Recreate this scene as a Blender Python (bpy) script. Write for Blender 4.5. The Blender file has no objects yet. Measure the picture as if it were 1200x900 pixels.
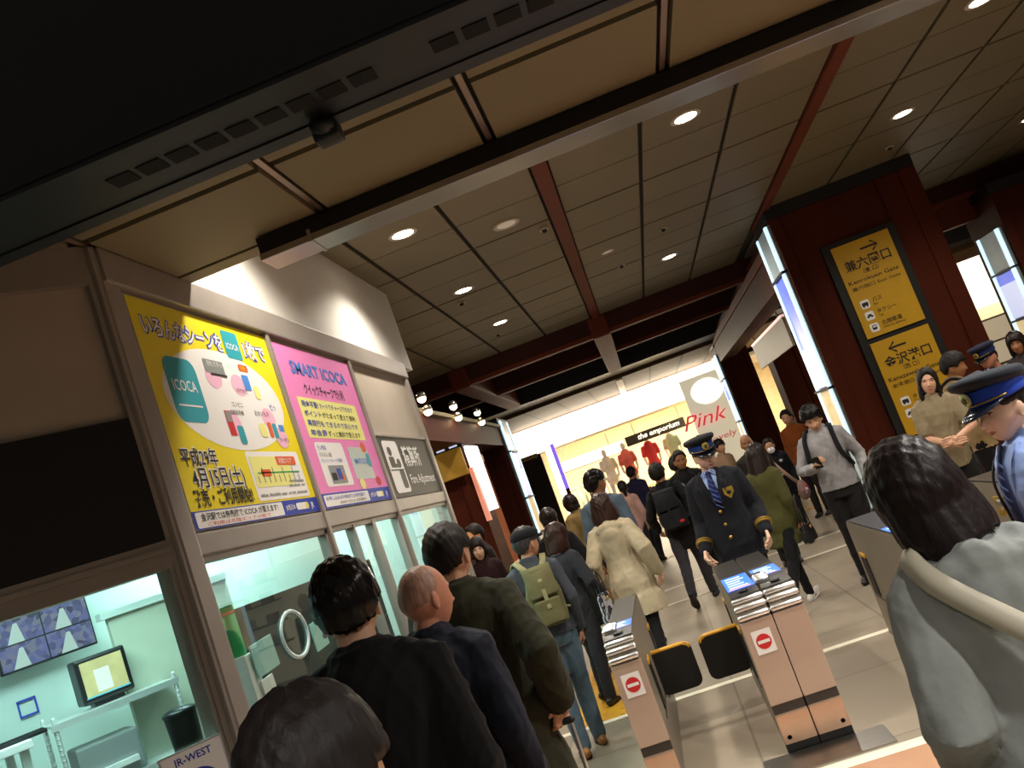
import bpy, math, random
import numpy as np
from mathutils import Vector, Matrix, Euler

random.seed(7); rng = np.random.default_rng(7)
scene = bpy.context.scene
COL = scene.collection
PI = math.pi
rad = math.radians

# ------------------------------------------------------------------ camera
YAW, PITCH, ROLL = rad(-6.449), rad(7.140), rad(-19.857)
cam_data = bpy.data.cameras.new('camera')
cam_data.sensor_width = 36.0
cam_data.lens = 1059.43 * 36.0 / 1200.0
cam_data.clip_start = 0.05
cam_data.clip_end = 200
cam = bpy.data.objects.new('camera', cam_data)
COL.objects.link(cam)
fw = Vector((math.sin(YAW) * math.cos(PITCH), math.cos(YAW) * math.cos(PITCH), math.sin(PITCH)))
r0 = Vector((math.cos(YAW), -math.sin(YAW), 0)); u0 = r0.cross(fw)
rt = r0 * math.cos(ROLL) + u0 * math.sin(ROLL)
up = -r0 * math.sin(ROLL) + u0 * math.cos(ROLL)
m = Matrix(((rt.x, up.x, -fw.x, 0), (rt.y, up.y, -fw.y, 0), (rt.z, up.z, -fw.z, 1.70), (0, 0, 0, 1)))
cam.matrix_world = m
scene.camera = cam

# ------------------------------------------------------------------ world + exposure
world = bpy.data.worlds.new('world'); scene.world = world
world.use_nodes = True
bg = world.node_tree.nodes['Background']
bg.inputs[0].default_value = (1.0, 0.86, 0.70, 1)
bg.inputs[1].default_value = 0.10
vs = scene.view_settings
vs.view_transform = 'Standard'; vs.look = 'None'; vs.gamma = 1.0; vs.use_curve_mapping = False
vs.exposure = 0.0
LAMP = 130.0          # watts of a ceiling downlight
WARM = (1.0, 0.92, 0.80)
COOL = (0.62, 1.0, 0.98)

# ------------------------------------------------------------------ materials
MATS = {}
def srgb(h):
    h = h.lstrip('#'); c = [int(h[i:i + 2], 16) / 255 for i in (0, 2, 4)]
    return tuple((x / 12.92 if x <= 0.04045 else ((x + 0.055) / 1.055) ** 2.4) for x in c)
def mat(name, col=(0.5, 0.5, 0.5), rough=0.6, metal=0.0, emit=0.0, vary=0.12, scale=6.0, bump=0.0, bscale=60.0,
        stretch=(1, 1, 1), spec=0.5, ecol=None, aniso=0.0, sheen=0.0, obj_space=True):
    if name in MATS: return MATS[name]
    if isinstance(col, str): col = srgb(col)
    m = bpy.data.materials.new(name); m.use_nodes = True
    nt = m.node_tree; b = nt.nodes['Principled BSDF']
    b.inputs['Base Color'].default_value = (*col, 1)
    b.inputs['Roughness'].default_value = rough
    b.inputs['Metallic'].default_value = metal
    b.inputs['Specular IOR Level'].default_value = spec
    if sheen: b.inputs['Sheen Weight'].default_value = sheen
    if aniso: b.inputs['Anisotropic'].default_value = aniso
    tc = nt.nodes.new('ShaderNodeTexCoord')
    mp = nt.nodes.new('ShaderNodeMapping'); mp.inputs['Scale'].default_value = stretch
    nt.links.new(tc.outputs['Object'], mp.inputs['Vector'])
    if vary:
        n = nt.nodes.new('ShaderNodeTexNoise'); n.inputs['Scale'].default_value = scale; n.inputs['Detail'].default_value = 4
        nt.links.new(mp.outputs[0], n.inputs['Vector'])
        r = nt.nodes.new('ShaderNodeValToRGB')
        r.color_ramp.elements[0].position = 0.3; r.color_ramp.elements[1].position = 0.7
        r.color_ramp.elements[0].color = (*[max(0, c * (1 - vary)) for c in col], 1)
        r.color_ramp.elements[1].color = (*[min(1, c * (1 + vary)) for c in col], 1)
        nt.links.new(n.outputs[0], r.inputs[0]); nt.links.new(r.outputs[0], b.inputs['Base Color'])
    if bump:
        n2 = nt.nodes.new('ShaderNodeTexNoise'); n2.inputs['Scale'].default_value = bscale; n2.inputs['Detail'].default_value = 3
        nt.links.new(mp.outputs[0], n2.inputs['Vector'])
        bp = nt.nodes.new('ShaderNodeBump'); bp.inputs['Strength'].default_value = bump; bp.inputs['Distance'].default_value = 0.02
        nt.links.new(n2.outputs[0], bp.inputs['Height']); nt.links.new(bp.outputs[0], b.inputs['Normal'])
    if emit:
        b.inputs['Emission Color'].default_value = (*(ecol or col), 1)
        b.inputs['Emission Strength'].default_value = emit
    MATS[name] = m
    return m
def cloth(name, col, bump=0.25, rough=0.85):
    return mat('cloth_' + name, col, rough, vary=0.14, scale=9, bump=bump, bscale=14, spec=0.2, sheen=0.05)
def glass_mat():
    m = bpy.data.materials.new('thin_glass'); m.use_nodes = True
    nt = m.node_tree; nt.nodes.clear()
    o = nt.nodes.new('ShaderNodeOutputMaterial'); mx = nt.nodes.new('ShaderNodeMixShader')
    t = nt.nodes.new('ShaderNodeBsdfTransparent'); g = nt.nodes.new('ShaderNodeBsdfGlossy')
    f = nt.nodes.new('ShaderNodeFresnel'); f.inputs[0].default_value = 1.5
    t.inputs[0].default_value = (0.93, 0.98, 0.96, 1); g.inputs['Roughness'].default_value = 0.01
    geo = nt.nodes.new('ShaderNodeNewGeometry'); inv = nt.nodes.new('ShaderNodeMath'); inv.operation = 'SUBTRACT'; inv.inputs[0].default_value = 1.0
    mul = nt.nodes.new('ShaderNodeMath'); mul.operation = 'MULTIPLY'
    nt.links.new(geo.outputs['Backfacing'], inv.inputs[1]); nt.links.new(inv.outputs[0], mul.inputs[0]); nt.links.new(f.outputs[0], mul.inputs[1])
    nt.links.new(mul.outputs[0], mx.inputs[0]); nt.links.new(t.outputs[0], mx.inputs[1])
    nt.links.new(g.outputs[0], mx.inputs[2]); nt.links.new(mx.outputs[0], o.inputs[0])
    MATS['glass'] = m
    return m
GLASS = glass_mat()

def tile_mat(name, col, gap, sx, sy, gapw=0.01, rough=0.4, vary=0.1, axis='XY', off=(0, 0)):
    """tiles with joints, in object space"""
    if isinstance(col, str): col = srgb(col)
    if isinstance(gap, str): gap = srgb(gap)
    m = bpy.data.materials.new(name); m.use_nodes = True
    nt = m.node_tree; b = nt.nodes['Principled BSDF']; b.inputs['Roughness'].default_value = rough
    tc = nt.nodes.new('ShaderNodeTexCoord'); mp = nt.nodes.new('ShaderNodeMapping')
    mp.inputs['Location'].default_value = (off[0], off[1], 0)
    br = nt.nodes.new('ShaderNodeTexBrick')
    br.offset = 0.0; br.inputs['Scale'].default_value = 1.0
    br.inputs['Brick Width'].default_value = sx; br.inputs['Row Height'].default_value = sy
    br.inputs['Mortar Size'].default_value = gapw; br.inputs['Mortar Smooth'].default_value = 0.1
    br.inputs['Color1'].default_value = (*[c * (1 - vary) for c in col], 1)
    br.inputs['Color2'].default_value = (*[min(1, c * (1 + vary)) for c in col], 1)
    br.inputs['Mortar'].default_value = (*gap, 1)
    n = nt.nodes.new('ShaderNodeTexNoise'); n.inputs['Scale'].default_value = 1.3; n.inputs['Detail'].default_value = 6
    mx = nt.nodes.new('ShaderNodeMix'); mx.data_type = 'RGBA'; mx.blend_type = 'MULTIPLY'; mx.inputs[0].default_value = 0.35
    nt.links.new(tc.outputs['Object'], mp.inputs[0]); nt.links.new(mp.outputs[0], br.inputs['Vector'])
    nt.links.new(tc.outputs['Object'], n.inputs['Vector'])
    nt.links.new(br.outputs['Color'], mx.inputs[6]); nt.links.new(n.outputs[0], mx.inputs[7])
    nt.links.new(mx.outputs[2], b.inputs['Base Color'])
    MATS[name] = m
    return m

# ------------------------------------------------------------------ geometry helpers
class G:
    """collects closed shapes; builds ONE mesh object"""
    def __init__(self): self.v = []; self.f = []; self.mi = []; self.n = 0; self.slots = []
    def add(self, verts, faces, M=None):
        k = 0
        if M is not None:
            if M not in self.slots: self.slots.append(M)
            k = self.slots.index(M)
        o = self.n
        self.v.extend([tuple(map(float, p)) for p in verts]); self.n += len(verts)
        for f in faces: self.f.append([i + o for i in f]); self.mi.append(k)
        return self
    def box(self, x0, x1, y0, y1, z0, z1, M=None, bev=0.0):
        if bev <= 0:
            vs_ = [(x, y, z) for x in (x0, x1) for y in (y0, y1) for z in (z0, z1)]
            fs = [(0, 1, 3, 2), (4, 6, 7, 5), (0, 4, 5, 1), (2, 3, 7, 6), (0, 2, 6, 4), (1, 5, 7, 3)]
            return self.add(vs_, fs, M)
        # chamfered box
        b = min(bev, (x1 - x0) * .49, (y1 - y0) * .49, (z1 - z0) * .49)
        import bmesh
        bm = bmesh.new(); bmesh.ops.create_cube(bm, size=1)
        for v in bm.verts:
            v.co = Vector(((x0 + x1) / 2 + v.co.x * (x1 - x0), (y0 + y1) / 2 + v.co.y * (y1 - y0), (z0 + z1) / 2 + v.co.z * (z1 - z0)))
        bmesh.ops.bevel(bm, geom=bm.edges[:], offset=b, segments=2, affect='EDGES', profile=0.6)
        bm.verts.index_update()
        self.add([v.co[:] for v in bm.verts], [[v.index for v in f.verts] for f in bm.faces], M); bm.free()
        return self
    def ell(self, c, r, R=None, nu=16, nv=10, M=None):
        vs_ = []; fs = []
        for j in range(1, nv):
            t = PI * j / nv
            for i in range(nu):
                a = 2 * PI * i / nu
                vs_.append((r[0] * math.sin(t) * math.cos(a), r[1] * math.sin(t) * math.sin(a), r[2] * math.cos(t)))
        top = len(vs_); vs_.append((0, 0, r[2])); vs_.append((0, 0, -r[2]))
        for j in range(nv - 2):
            for i in range(nu):
                a, b = j * nu + i, j * nu + (i + 1) % nu
                fs.append((a, a + nu, b + nu, b))
        for i in range(nu):
            fs.append((top, i, (i + 1) % nu)); o = (nv - 2) * nu
            fs.append((top + 1, o + (i + 1) % nu, o + i))
        V = np.array(vs_)
        if R is not None: V = V @ np.array(R).T
        return self.add(V + np.array(c), fs, M)
    def rings(self, rings, M=None, cap=True):
        """rings: list of (n,3) arrays -> closed tube"""
        n = len(rings[0]); fs = []
        for j in range(len(rings) - 1):
            for i in range(n):
                a, b = j * n + i, j * n + (i + 1) % n
                fs.append((a, b, b + n, a + n))
        V = [p for r in rings for p in r]
        if cap:
            fs.append(tuple(range(n))[::-1]); o = (len(rings) - 1) * n
            fs.append(tuple(range(o, o + n)))
        return self.add(V, fs, M)
    def tube(self, pts, radii, n=12, M=None, round_ends=True, sq=None, dens=1):
        """swept tube with parallel frames; sq=(a,b) scales the two cross axes"""
        P = [np.array(p, float) for p in pts]
        R = list(radii) if hasattr(radii, '__len__') else [radii] * len(P)
        d0 = P[1] - P[0]; d0 /= np.linalg.norm(d0) + 1e-9
        ref = np.array([1, 0, 0.]) if abs(d0[0]) < 0.8 else np.array([0, 1, 0.])
        s = np.cross(d0, ref); s /= np.linalg.norm(s)
        rings = []; L = []
        if round_ends:
            for k in (0.02, 0.5, 0.85): L.append((P[0] - d0 * R[0] * math.sqrt(1 - k * k) * 0.9, R[0] * k, 0))
        for i, p in enumerate(P): L.append((p, R[i], i))
        d1 = P[-1] - P[-2]; d1 /= np.linalg.norm(d1) + 1e-9
        if round_ends:
            for k in (0.85, 0.5, 0.02): L.append((P[-1] + d1 * R[-1] * math.sqrt(1 - k * k) * 0.9, R[-1] * k, len(P) - 1))
        for (p, r, i) in L:
            a = P[min(i + 1, len(P) - 1)] - P[max(i - 1, 0)]; a /= np.linalg.norm(a) + 1e-9
            s = s - a * (s @ a); s /= np.linalg.norm(s) + 1e-9
            t = np.cross(a, s)
            q = sq or (1, 1)
            rings.append([p + r * (math.cos(2 * PI * k / n) * s * q[0] + math.sin(2 * PI * k / n) * t * q[1]) for k in range(n)])
        return self.rings(rings, M)
    def lathe(self, c, prof, n=24, M=None, R=None):
        rings = []
        for (r, z) in prof:
            rings.append([np.array((r * math.cos(2 * PI * k / n), r * math.sin(2 * PI * k / n), z)) for k in range(n)])
        if R is not None: rings = [[np.array(R) @ p for p in r] for r in rings]
        rings = [[p + np.array(c) for p in r] for r in rings]
        return self.rings(rings, M)
    def prism(self, poly, axis, a, b, M=None):
        """extrude 2D polygon (list of (p,q)) along axis 'x','y','z' from a to b"""
        def mk(p, q, t): return {'x': (t, p, q), 'y': (p, t, q), 'z': (p, q, t)}[axis]
        n = len(poly)
        V = [mk(p, q, a) for p, q in poly] + [mk(p, q, b) for p, q in poly]
        fs = [tuple(range(n))[::-1], tuple(range(n, 2 * n))] + [(i, (i + 1) % n, n + (i + 1) % n, n + i) for i in range(n)]
        return self.add(V, fs, M)
    def mesh(self, name='m'):
        me = bpy.data.meshes.new(name)
        me.from_pydata(self.v, [], self.f)
        for s in self.slots: me.materials.append(s)
        if self.slots: me.polygons.foreach_set('material_index', self.mi)
        me.update()
        return me
    def obj(self, name, M=None, parent=None, smooth=False, fixn=True):
        me = self.mesh(name)
        if not self.slots and M is not None: me.materials.append(M)
        if fixn: fix_normals(me)
        return link(name, me, parent, smooth)
def fix_normals(me):
    import bmesh
    bm = bmesh.new(); bm.from_mesh(me); bmesh.ops.recalc_face_normals(bm, faces=bm.faces[:]); bm.to_mesh(me); bm.free()
def link(name, me, parent=None, smooth=False):
    o = bpy.data.objects.new(name, me); COL.objects.link(o)
    if parent is not None: o.parent = parent
    if smooth:
        me.polygons.foreach_set('use_smooth', [True] * len(me.polygons))
    return o
def tag(o, label, cat, group=None):
    o['label'] = label; o['category'] = cat
    if group: o['group'] = group
    return o
def thing(name, label, cat, loc=(0, 0, 0), rz=0, group=None, scale=1.0):
    o = bpy.data.objects.new(name, None); o.empty_display_size = 0.1; COL.objects.link(o)
    o.location = loc; o.rotation_euler = (0, 0, rz); o.scale = (scale,) * 3
    return tag(o, label, cat, group)
def struct(name, g, M=None, smooth=False):
    o = g.obj(name, M, smooth=smooth); o['kind'] = 'structure'; return o
def dup(root, loc, label=None, rz=None):
    r = root.copy(); COL.objects.link(r); r.location = loc
    if rz is not None: r.rotation_euler = (0, 0, rz)
    if label: r['label'] = label
    for ch in list(root.children):
        c = ch.copy(); COL.objects.link(c); c.parent = r
        for g2 in ch.children:
            d = g2.copy(); COL.objects.link(d); d.parent = c
    return r

# temporary scene used to evaluate remesh modifiers and text
TMP = bpy.data.scenes.new('tmp_eval')
def evaluated(ob):
    TMP.collection.objects.link(ob)
    vl = TMP.view_layers[0]; vl.update(); dg = vl.depsgraph
    me = bpy.data.meshes.new_from_object(ob.evaluated_get(dg), depsgraph=dg)
    TMP.collection.objects.unlink(ob)
    return me
def remesh(g, voxel, smooth=4, fold=0.0, fscale=1.0, seed=0):
    """fuse the shapes of g into one continuous skin; returns a mesh"""
    me = g.mesh('tmp'); fix_normals(me)
    ob = bpy.data.objects.new('tmp', me)
    r = ob.modifiers.new('r', 'REMESH'); r.mode = 'VOXEL'; r.voxel_size = voxel
    if smooth:
        s = ob.modifiers.new('s', 'SMOOTH'); s.factor = 0.5; s.iterations = smooth
    out = evaluated(ob)
    bpy.data.objects.remove(ob); bpy.data.meshes.remove(me)
    if fold:
        n = len(out.vertices); co = np.empty(n * 3); no = np.empty(n * 3)
        out.vertices.foreach_get('co', co); out.vertices.foreach_get('normal', no)
        co = co.reshape(-1, 3); no = no.reshape(-1, 3)
        rs = np.random.default_rng(seed); d = np.zeros(n)
        for k in range(7):
            w = rs.normal(size=3) * np.array([16, 16, 7]) * fscale * (1 + 0.5 * k / 3)
            ph = rs.uniform(0, 6.28); w2 = rs.normal(size=3) * 5
            s_ = np.sin(co @ w + ph + 1.3 * np.sin(co @ w2 + ph * 2))
            d += (1 - np.abs(s_)) ** 2 * rs.uniform(0.5, 1) - 0.33
        co = co + no * (d * fold / 2.0)[:, None]
        out.vertices.foreach_set('co', co.ravel()); out.update()
    return out
def join_meshes(meshes):
    V = []; F = []; MI = []; slots = []; o = 0
    for me in meshes:
        n = len(me.vertices); co = np.empty(n * 3); me.vertices.foreach_get('co', co)
        V.append(co.reshape(-1, 3))
        mp = []
        for m_ in me.materials:
            if m_ not in slots: slots.append(m_)
            mp.append(slots.index(m_))
        for p in me.polygons:
            F.append([i + o for i in p.vertices]); MI.append(mp[p.material_index] if mp else 0)
        o += n
    me = bpy.data.meshes.new('j'); me.from_pydata(np.vstack(V).tolist(), [], F)
    for s in slots: me.materials.append(s)
    me.polygons.foreach_set('material_index', MI); me.update()
    return me

# ------------------------------------------------------------------ flat prints (posters, signs, screens)
_txt = {}
def text_polys(s, bold=0.0, shear=0.0):
    key = (s, bold, shear)
    if key in _txt: return _txt[key]
    cu = bpy.data.curves.new('t', 'FONT'); cu.body = s; cu.size = 1.0; cu.offset = bold; cu.shear = shear
    cu.resolution_u = 2; cu.fill_mode = 'FRONT'
    ob = bpy.data.objects.new('t', cu)
    me = evaluated(ob)
    V = np.array([v.co[:2] for v in me.vertices]) if len(me.vertices) else np.zeros((0, 2))
    F = [tuple(p.vertices) for p in me.polygons]
    bpy.data.objects.remove(ob); bpy.data.curves.remove(cu); bpy.data.meshes.remove(me)
    _txt[key] = (V, F)
    return V, F
class Flat:
    """2D artwork with coloured layers, placed on a plane: origin + u*U + v*V, layers step out along N"""
    def __init__(self, O, U, V, N, step=0.0006):
        self.O, self.U, self.V, self.N = [np.array(a, float) for a in (O, U, V, N)]
        self.g = G(); self.step = step
    def P(self, uv, layer):
        return [self.O + u * self.U + v * self.V + self.N * self.step * layer for u, v in uv]
    def poly(self, uv, M, layer=1):
        self.g.add(self.P(uv, layer), [tuple(range(len(uv)))], M); return self
    def rect(self, u0, v0, u1, v1, M, layer=1, r=0.0):
        if r <= 0: return self.poly([(u0, v0), (u1, v0), (u1, v1), (u0, v1)], M, layer)
        pts = []
        for cx, cy, a0 in ((u1 - r, v0 + r, -90), (u1 - r, v1 - r, 0), (u0 + r, v1 - r, 90), (u0 + r, v0 + r, 180)):
            for k in range(6): a = rad(a0 + 18 * k); pts.append((cx + r * math.cos(a), cy + r * math.sin(a)))
        return self.poly(pts, M, layer)
    def disc(self, cu, cv, ru, rv, M, layer=1, n=40):
        return self.poly([(cu + ru * math.cos(2 * PI * k / n), cv + rv * math.sin(2 * PI * k / n)) for k in range(n)], M, layer)
    def ring(self, cu, cv, r0, r1, a0, a1, M, layer=1, n=16):
        for k in range(n):
            a, b = rad(a0 + (a1 - a0) * k / n), rad(a0 + (a1 - a0) * (k + 1) / n)
            self.poly([(cu + r0 * math.cos(a), cv + r0 * math.sin(a)), (cu + r1 * math.cos(a), cv + r1 * math.sin(a)),
                       (cu + r1 * math.cos(b), cv + r1 * math.sin(b)), (cu + r0 * math.cos(b), cv + r0 * math.sin(b))], M, layer)
        return self
    def text(self, s, u, v, size, M, layer=2, bold=0.0, width=None, align='l', shear=0.0, rot=0.0):
        V, F = text_polys(s, bold, shear)
        if not len(V): return self
        W = V[:, 0].max() - V[:, 0].min()
        sx = size if width is None else width / W
        X = (V[:, 0] - V[:, 0].min()) * sx; Y = V[:, 1] * size
        if align == 'c': X -= W * sx / 2
        if align == 'r': X -= W * sx
        c, s_ = math.cos(rot), math.sin(rot)
        uv = [(u + x * c - y * s_, v + x * s_ + y * c) for x, y in zip(X, Y)]
        self.g.add(self.P(uv, layer), F, M); return self
    def lines(self, u0, v0, u1, n, dv, h, M, layer=2, seed=1):
        """rows of small print too fine to read"""
        rs = random.Random(seed)
        for k in range(n):
            x = u0
            while x < u1:
                w = rs.uniform(0.6, 1.5) * h
                if rs.random() > 0.12: self.rect(x, v0 - k * dv, min(x + w, u1), v0 - k * dv + h * rs.uniform(0.7, 1), M, layer)
                x += w + h * 0.25
        return self
    def obj(self, name, parent=None):
        return self.g.obj(name, None, parent, fixn=False)

# ================================================================== SETTING
M_floor = tile_mat('floor_tile', '#a99b88', '#8d806f', 1.2, 1.2, 0.008, 0.45, 0.05)
M_orange = mat('orange_floor', '#b88a6c', 0.5, vary=0.05, scale=3)
M_white = mat('white_line', '#efe6d2', 0.5, vary=0.04)
M_yellow = mat('tactile_yellow', '#d9a02c', 0.5, vary=0.08, scale=4)
M_ceil = mat('ceiling_panel', '#736851', 0.6, vary=0.05, scale=0.7, spec=0.25)
M_soffit = mat('soffit_panel', '#82775c', 0.6, vary=0.05, scale=0.8, spec=0.25)
M_groove = mat('dark_groove', '#1c1510', 0.8, vary=0.1)
M_brown = mat('brown_panel', '#4a1f13', 0.6, spec=.08, vary=0.18, scale=2.2, stretch=(1, 1, 0.25))
M_dbrown = mat('dark_brown_beam', '#3a1a12', 0.7, spec=.2, vary=0.18, scale=2)
M_red = mat('red_brown_beam', '#66301f', 0.65, spec=.1, vary=0.12, scale=2)
M_steel = mat('brushed_steel', '#b9b4ae', 0.28, metal=1.0, vary=0.06, scale=3, stretch=(1, 20, 1))
M_steel2 = mat('satin_bronze_steel', '#b39a88', 0.36, metal=0.85, vary=0.06, scale=4)
M_chrome = mat('chrome', '#f2f2f2', 0.3, metal=1.0, vary=0)
M_frame = mat('office_frame', '#a39a92', 0.4, metal=0.35, vary=0.05)
M_white_wall = mat('white_wall', '#d8d4cc', 0.7, vary=0.03)
M_beige_panel = mat('office_beige_panel', '#b5a898', 0.55, vary=0.04)
M_black = mat('matte_black', '#0b0b0c', 0.55, vary=0.1)
M_board = mat('board_black_metal', '#1c1f22', 0.45, metal=0.2, vary=0.1)
M_slot = mat('slot_black', '#050505', 0.9, vary=0)
M_print_k = mat('print_black', '#1b1712', 0.6, vary=0)
M_print_w = mat('print_white', '#f2f0ee', 0.5, vary=0)
M_print_b = mat('print_blue', '#2a3fae', 0.5, vary=0)
M_print_lb = mat('print_light_blue', '#4f8fe0', 0.5, vary=0)
M_print_y = mat('print_yellow', '#f0dc14', 0.5, vary=0)
M_print_p = mat('print_pink', '#ee86c4', 0.5, vary=0)
M_print_lp = mat('print_pale_pink', '#f3bcd6', 0.5, vary=0)
M_print_t = mat('print_teal', '#2e9fae', 0.5, vary=0)
M_print_r = mat('print_red', '#cf2a2c', 0.5, vary=0)
M_print_o = mat('print_orange', '#e2622a', 0.5, vary=0)
M_print_g = mat('print_grey', '#8d9190', 0.5, vary=0)
M_print_ly = mat('print_pale_yellow', '#f2ee8e', 0.5, vary=0)
M_print_gr = mat('print_green', '#2fa35c', 0.5, vary=0)

# floor
struct('floor', G().box(-9, 12, -4, 32, -0.12, 0.0), M_floor)
g = G(); g.box(-1.6, 6, 2.2, 4.58, 0.0, 0.006); struct('floor_orange', g, M_orange)
g = G(); g.box(-1.6, 6, 4.58, 4.68, 0.0, 0.007); struct('floor_line', g, M_white)
g = G(); g.box(-1.6, 4.2, 6.68, 6.76, 0.0, 0.006); struct('floor_line', g, M_white)
g = G(); g.box(-1.5, 2.6, 10.72, 10.79, 0.0, 0.006); struct('floor_line', g, M_white)
g = G(); g.box(-1.5, 2.6, 11.9, 11.96, 0.0, 0.006); struct('floor_line', g, M_white)
# tactile paving: raised domes pattern as bump
def tactile(x0, x1, y0, y1):
    g = G(); g.box(x0, x1, y0, y1, 0.0, 0.005)
    nx, ny = int((x1 - x0) / 0.15), int((y1 - y0) / 0.15)
    for i in range(nx):
        cx = x0 + (i + .5) * (x1 - x0) / nx
        for j in range(ny):
            cy = y0 + (j + .5) * (y1 - y0) / ny
            g.box(cx - .018, cx + .018, cy - .06, cy + .06, 0.004, 0.009)
    return struct('floor_tactile_strip', g, M_yellow)
tactile(-1.2, -0.6, 6.76, 9.7)
tactile(-1.2, 3.0, 15.3, 15.6)
# metal foot plates in front of the gates
g = G(); g.box(0.0, 0.64, 4.72, 4.99, 0.0, 0.008); struct('floor_plate', g, M_steel)
g = G(); g.box(-0.72, -0.25, 4.72, 4.99, 0.0, 0.008); struct('floor_plate', g, M_steel)

# ---- main ceiling z=3.9, X -1.72..9, Y 3.75..13.4 : panels separated by dark grooves
ZC = 3.9
g = G(); g.box(-5.2, 12, 3.0, 13.4, ZC + 0.03, ZC + 0.12); struct('ceiling_backing', g, M_groove)
xs = [-5.2, -4.5, -3.75, -3.0, -2.27, -1.52, -0.79, -0.06 - 0.0, 0.06, 0.77, 1.48, 2.19, 2.31, 3.0, 3.75, 4.5, 5.25, 6.0, 7.5, 9.0, 12.0]
ys = [3.0, 3.9, 4.65, 5.4, 6.15, 6.9, 7.66, 8.4, 9.16, 9.9, 10.66, 11.4, 12.16, 12.8, 13.4]
g = G()
for i in range(len(xs) - 1):
    if (xs[i], xs[i + 1]) in ((-0.06, 0.06), (2.19, 2.31)): continue
    for j in range(len(ys) - 1):
        gl = 0.022 if j % 2 == 0 else 0.008
        gh = 0.022 if (j + 1) % 2 == 0 else 0.008
        g.box(xs[i] + 0.018, xs[i + 1] - 0.018, ys[j] + gl, ys[j + 1] - gh, ZC, ZC + 0.035)
struct('ceiling_panels', g, M_ceil)
g = G(); g.box(-0.055, 0.065, 3.0, 13.35, ZC - 0.03, ZC + 0.03, bev=0.006); struct('ceiling_beam', g, M_red)
g = G(); g.box(2.19, 2.30, 3.0, 11.5, ZC - 0.03, ZC + 0.03, bev=0.006); struct('ceiling_beam', g, M_red)
# small sprinkler heads / vents on the ceiling
def ceiling_disc(x, y, name, label, cat, r=0.05, group=None):
    t = thing(name, label, cat, (x, y, ZC), group=group)
    G().lathe((0, 0, 0), [(r * .3, -0.035), (r * .5, -0.03), (r * .55, -0.012), (r, -0.008), (r, 0.002)], 16).obj('body', M_print_w if cat == 'speaker' else M_groove, t, True)
    G().lathe((0, 0, 0), [(r * .9, -0.010), (r * 1.08, -0.010), (r * 1.08, 0.001), (r * .9, 0.001)], 16).obj('rim', M_beige_panel, t, True)
    return t
for k, (x, y, w) in enumerate([(-1.28, 9.4, 'by the office wall corner'), (-1.3, 11.9, 'near the brown ceiling beams'), (-0.15, 7.9, 'just left of the middle beam'),
                               (0.5, 10.6, 'between the middle beam and the lit downlights'), (1.0, 9.6, 'beside the far right of the middle beam'), (3.55, 9.9, 'above the sign pillar')]):
    ceiling_disc(x, y, 'ceiling_sprinkler', 'small dark ceiling sprinkler ' + w, 'sprinkler', 0.04, 'ceiling sprinklers')

# ---- coffer beams across, Y 13.4..20
g = G(); g.box(-8, 12, 13.4, 21, 4.15, 4.3); struct('ceiling_coffer', g, M_dbrown)
for y0, w in ((13.4, 0.16), (15.9, 0.16)):
    g2 = G(); g2.box(-8, 12, y0, y0 + w, 3.66, 4.15); struct('ceiling_cross_beam', g2, M_dbrown)
    g3 = G(); g3.box(-8, 12, y0 - 0.01, y0 + w + 0.01, 3.60, 3.66); struct('ceiling_cross_beam_edge', g3, M_red)
g = G(); g.box(-8, 12, 19.0, 20.2, 3.6, 4.15); struct('ceiling_cross_beam', g, M_black)
for x in (0.0, -2.25):
    g = G(); g.box(x - 0.14, x + 0.14, 13.37, 19.0, 3.58, 3.9, bev=0.03); struct('ceiling_long_beam', g, M_red)
# far ceiling
g = G(); g.box(-8, 10, 20.2, 31, 3.52, 3.6); struct('ceiling_far', g, mat('far_ceiling', '#5f4a2f', .7, vary=.05, scale=.8, spec=.15))
for x in (-2.25, -1.5, -0.75, 0.75, 1.5, 2.25):
    g = G(); g.box(x - 0.02, x + 0.02, 20.2, 25, 3.515, 3.525); struct('ceiling_far_groove', g, M_groove)
g = G(); g.box(-0.08, 0.08, 20.2, 25, 3.48, 3.53); struct('ceiling_far_beam', g, M_white_wall)

# ---- near soffit z=3.15 (Y 1.9..3.8)
ZS = 3.15
g = G(); g.box(-5, 8, 2.25, 3.8, ZS + 0.04, ZS + 0.1); struct('ceiling_soffit_backing', g, M_groove)
g = G(); sx = [-5, -3.9, -3.2, -2.45, -1.7, -0.93, -0.15, 0.61, 1.37, 2.13, 2.9, 3.65, 4.4, 8]
for i in range(len(sx) - 1):
    for y0, y1 in ((2.25, 3.03), (3.07, 3.72)):
        g.box(sx[i] + (0.03 if i else 0), sx[i + 1] - 0.03, y0, y1, ZS, ZS + 0.045)
struct('ceiling_soffit_panels', g, M_soffit)
g = G(); g.box(-1.75, 8, 3.735, 3.84, ZS - 0.005, ZS + 0.76); struct('ceiling_soffit_edge', g, M_soffit)
g = G(); g.box(-5, 8, -4, .6, ZS, ZS + .1); struct('ceiling_entrance', g, M_soffit)
# groove channels of the soffit: dark metal rails
for x in (-1.7, -0.93, -0.15, 0.61):
    g = G(); g.box(x - 0.012, x + 0.012, 2.27, 3.72, ZS + 0.005, ZS + 0.04); struct('ceiling_soffit_rail', g, M_steel2)
t = thing('steel_header_bar', 'polished steel bar running along the front edge of the low ceiling', 'bar', (-1.25, 3.72, 3.04))
g = G(); g.box(0, 9.2, -0.09, 0.09, 0, 0.03, bev=0.004); g.obj('steel_face', M_steel, t)
g = G(); g.box(0.005, 9.2, -0.086, 0.086, 0.03, 0.102); g.obj('bar_body', M_black, t)
g = G(); g.box(0.23, 0.245, -0.095, 0.095, -0.004, 0.05); g.obj('joint_bracket', M_steel, t)

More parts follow.
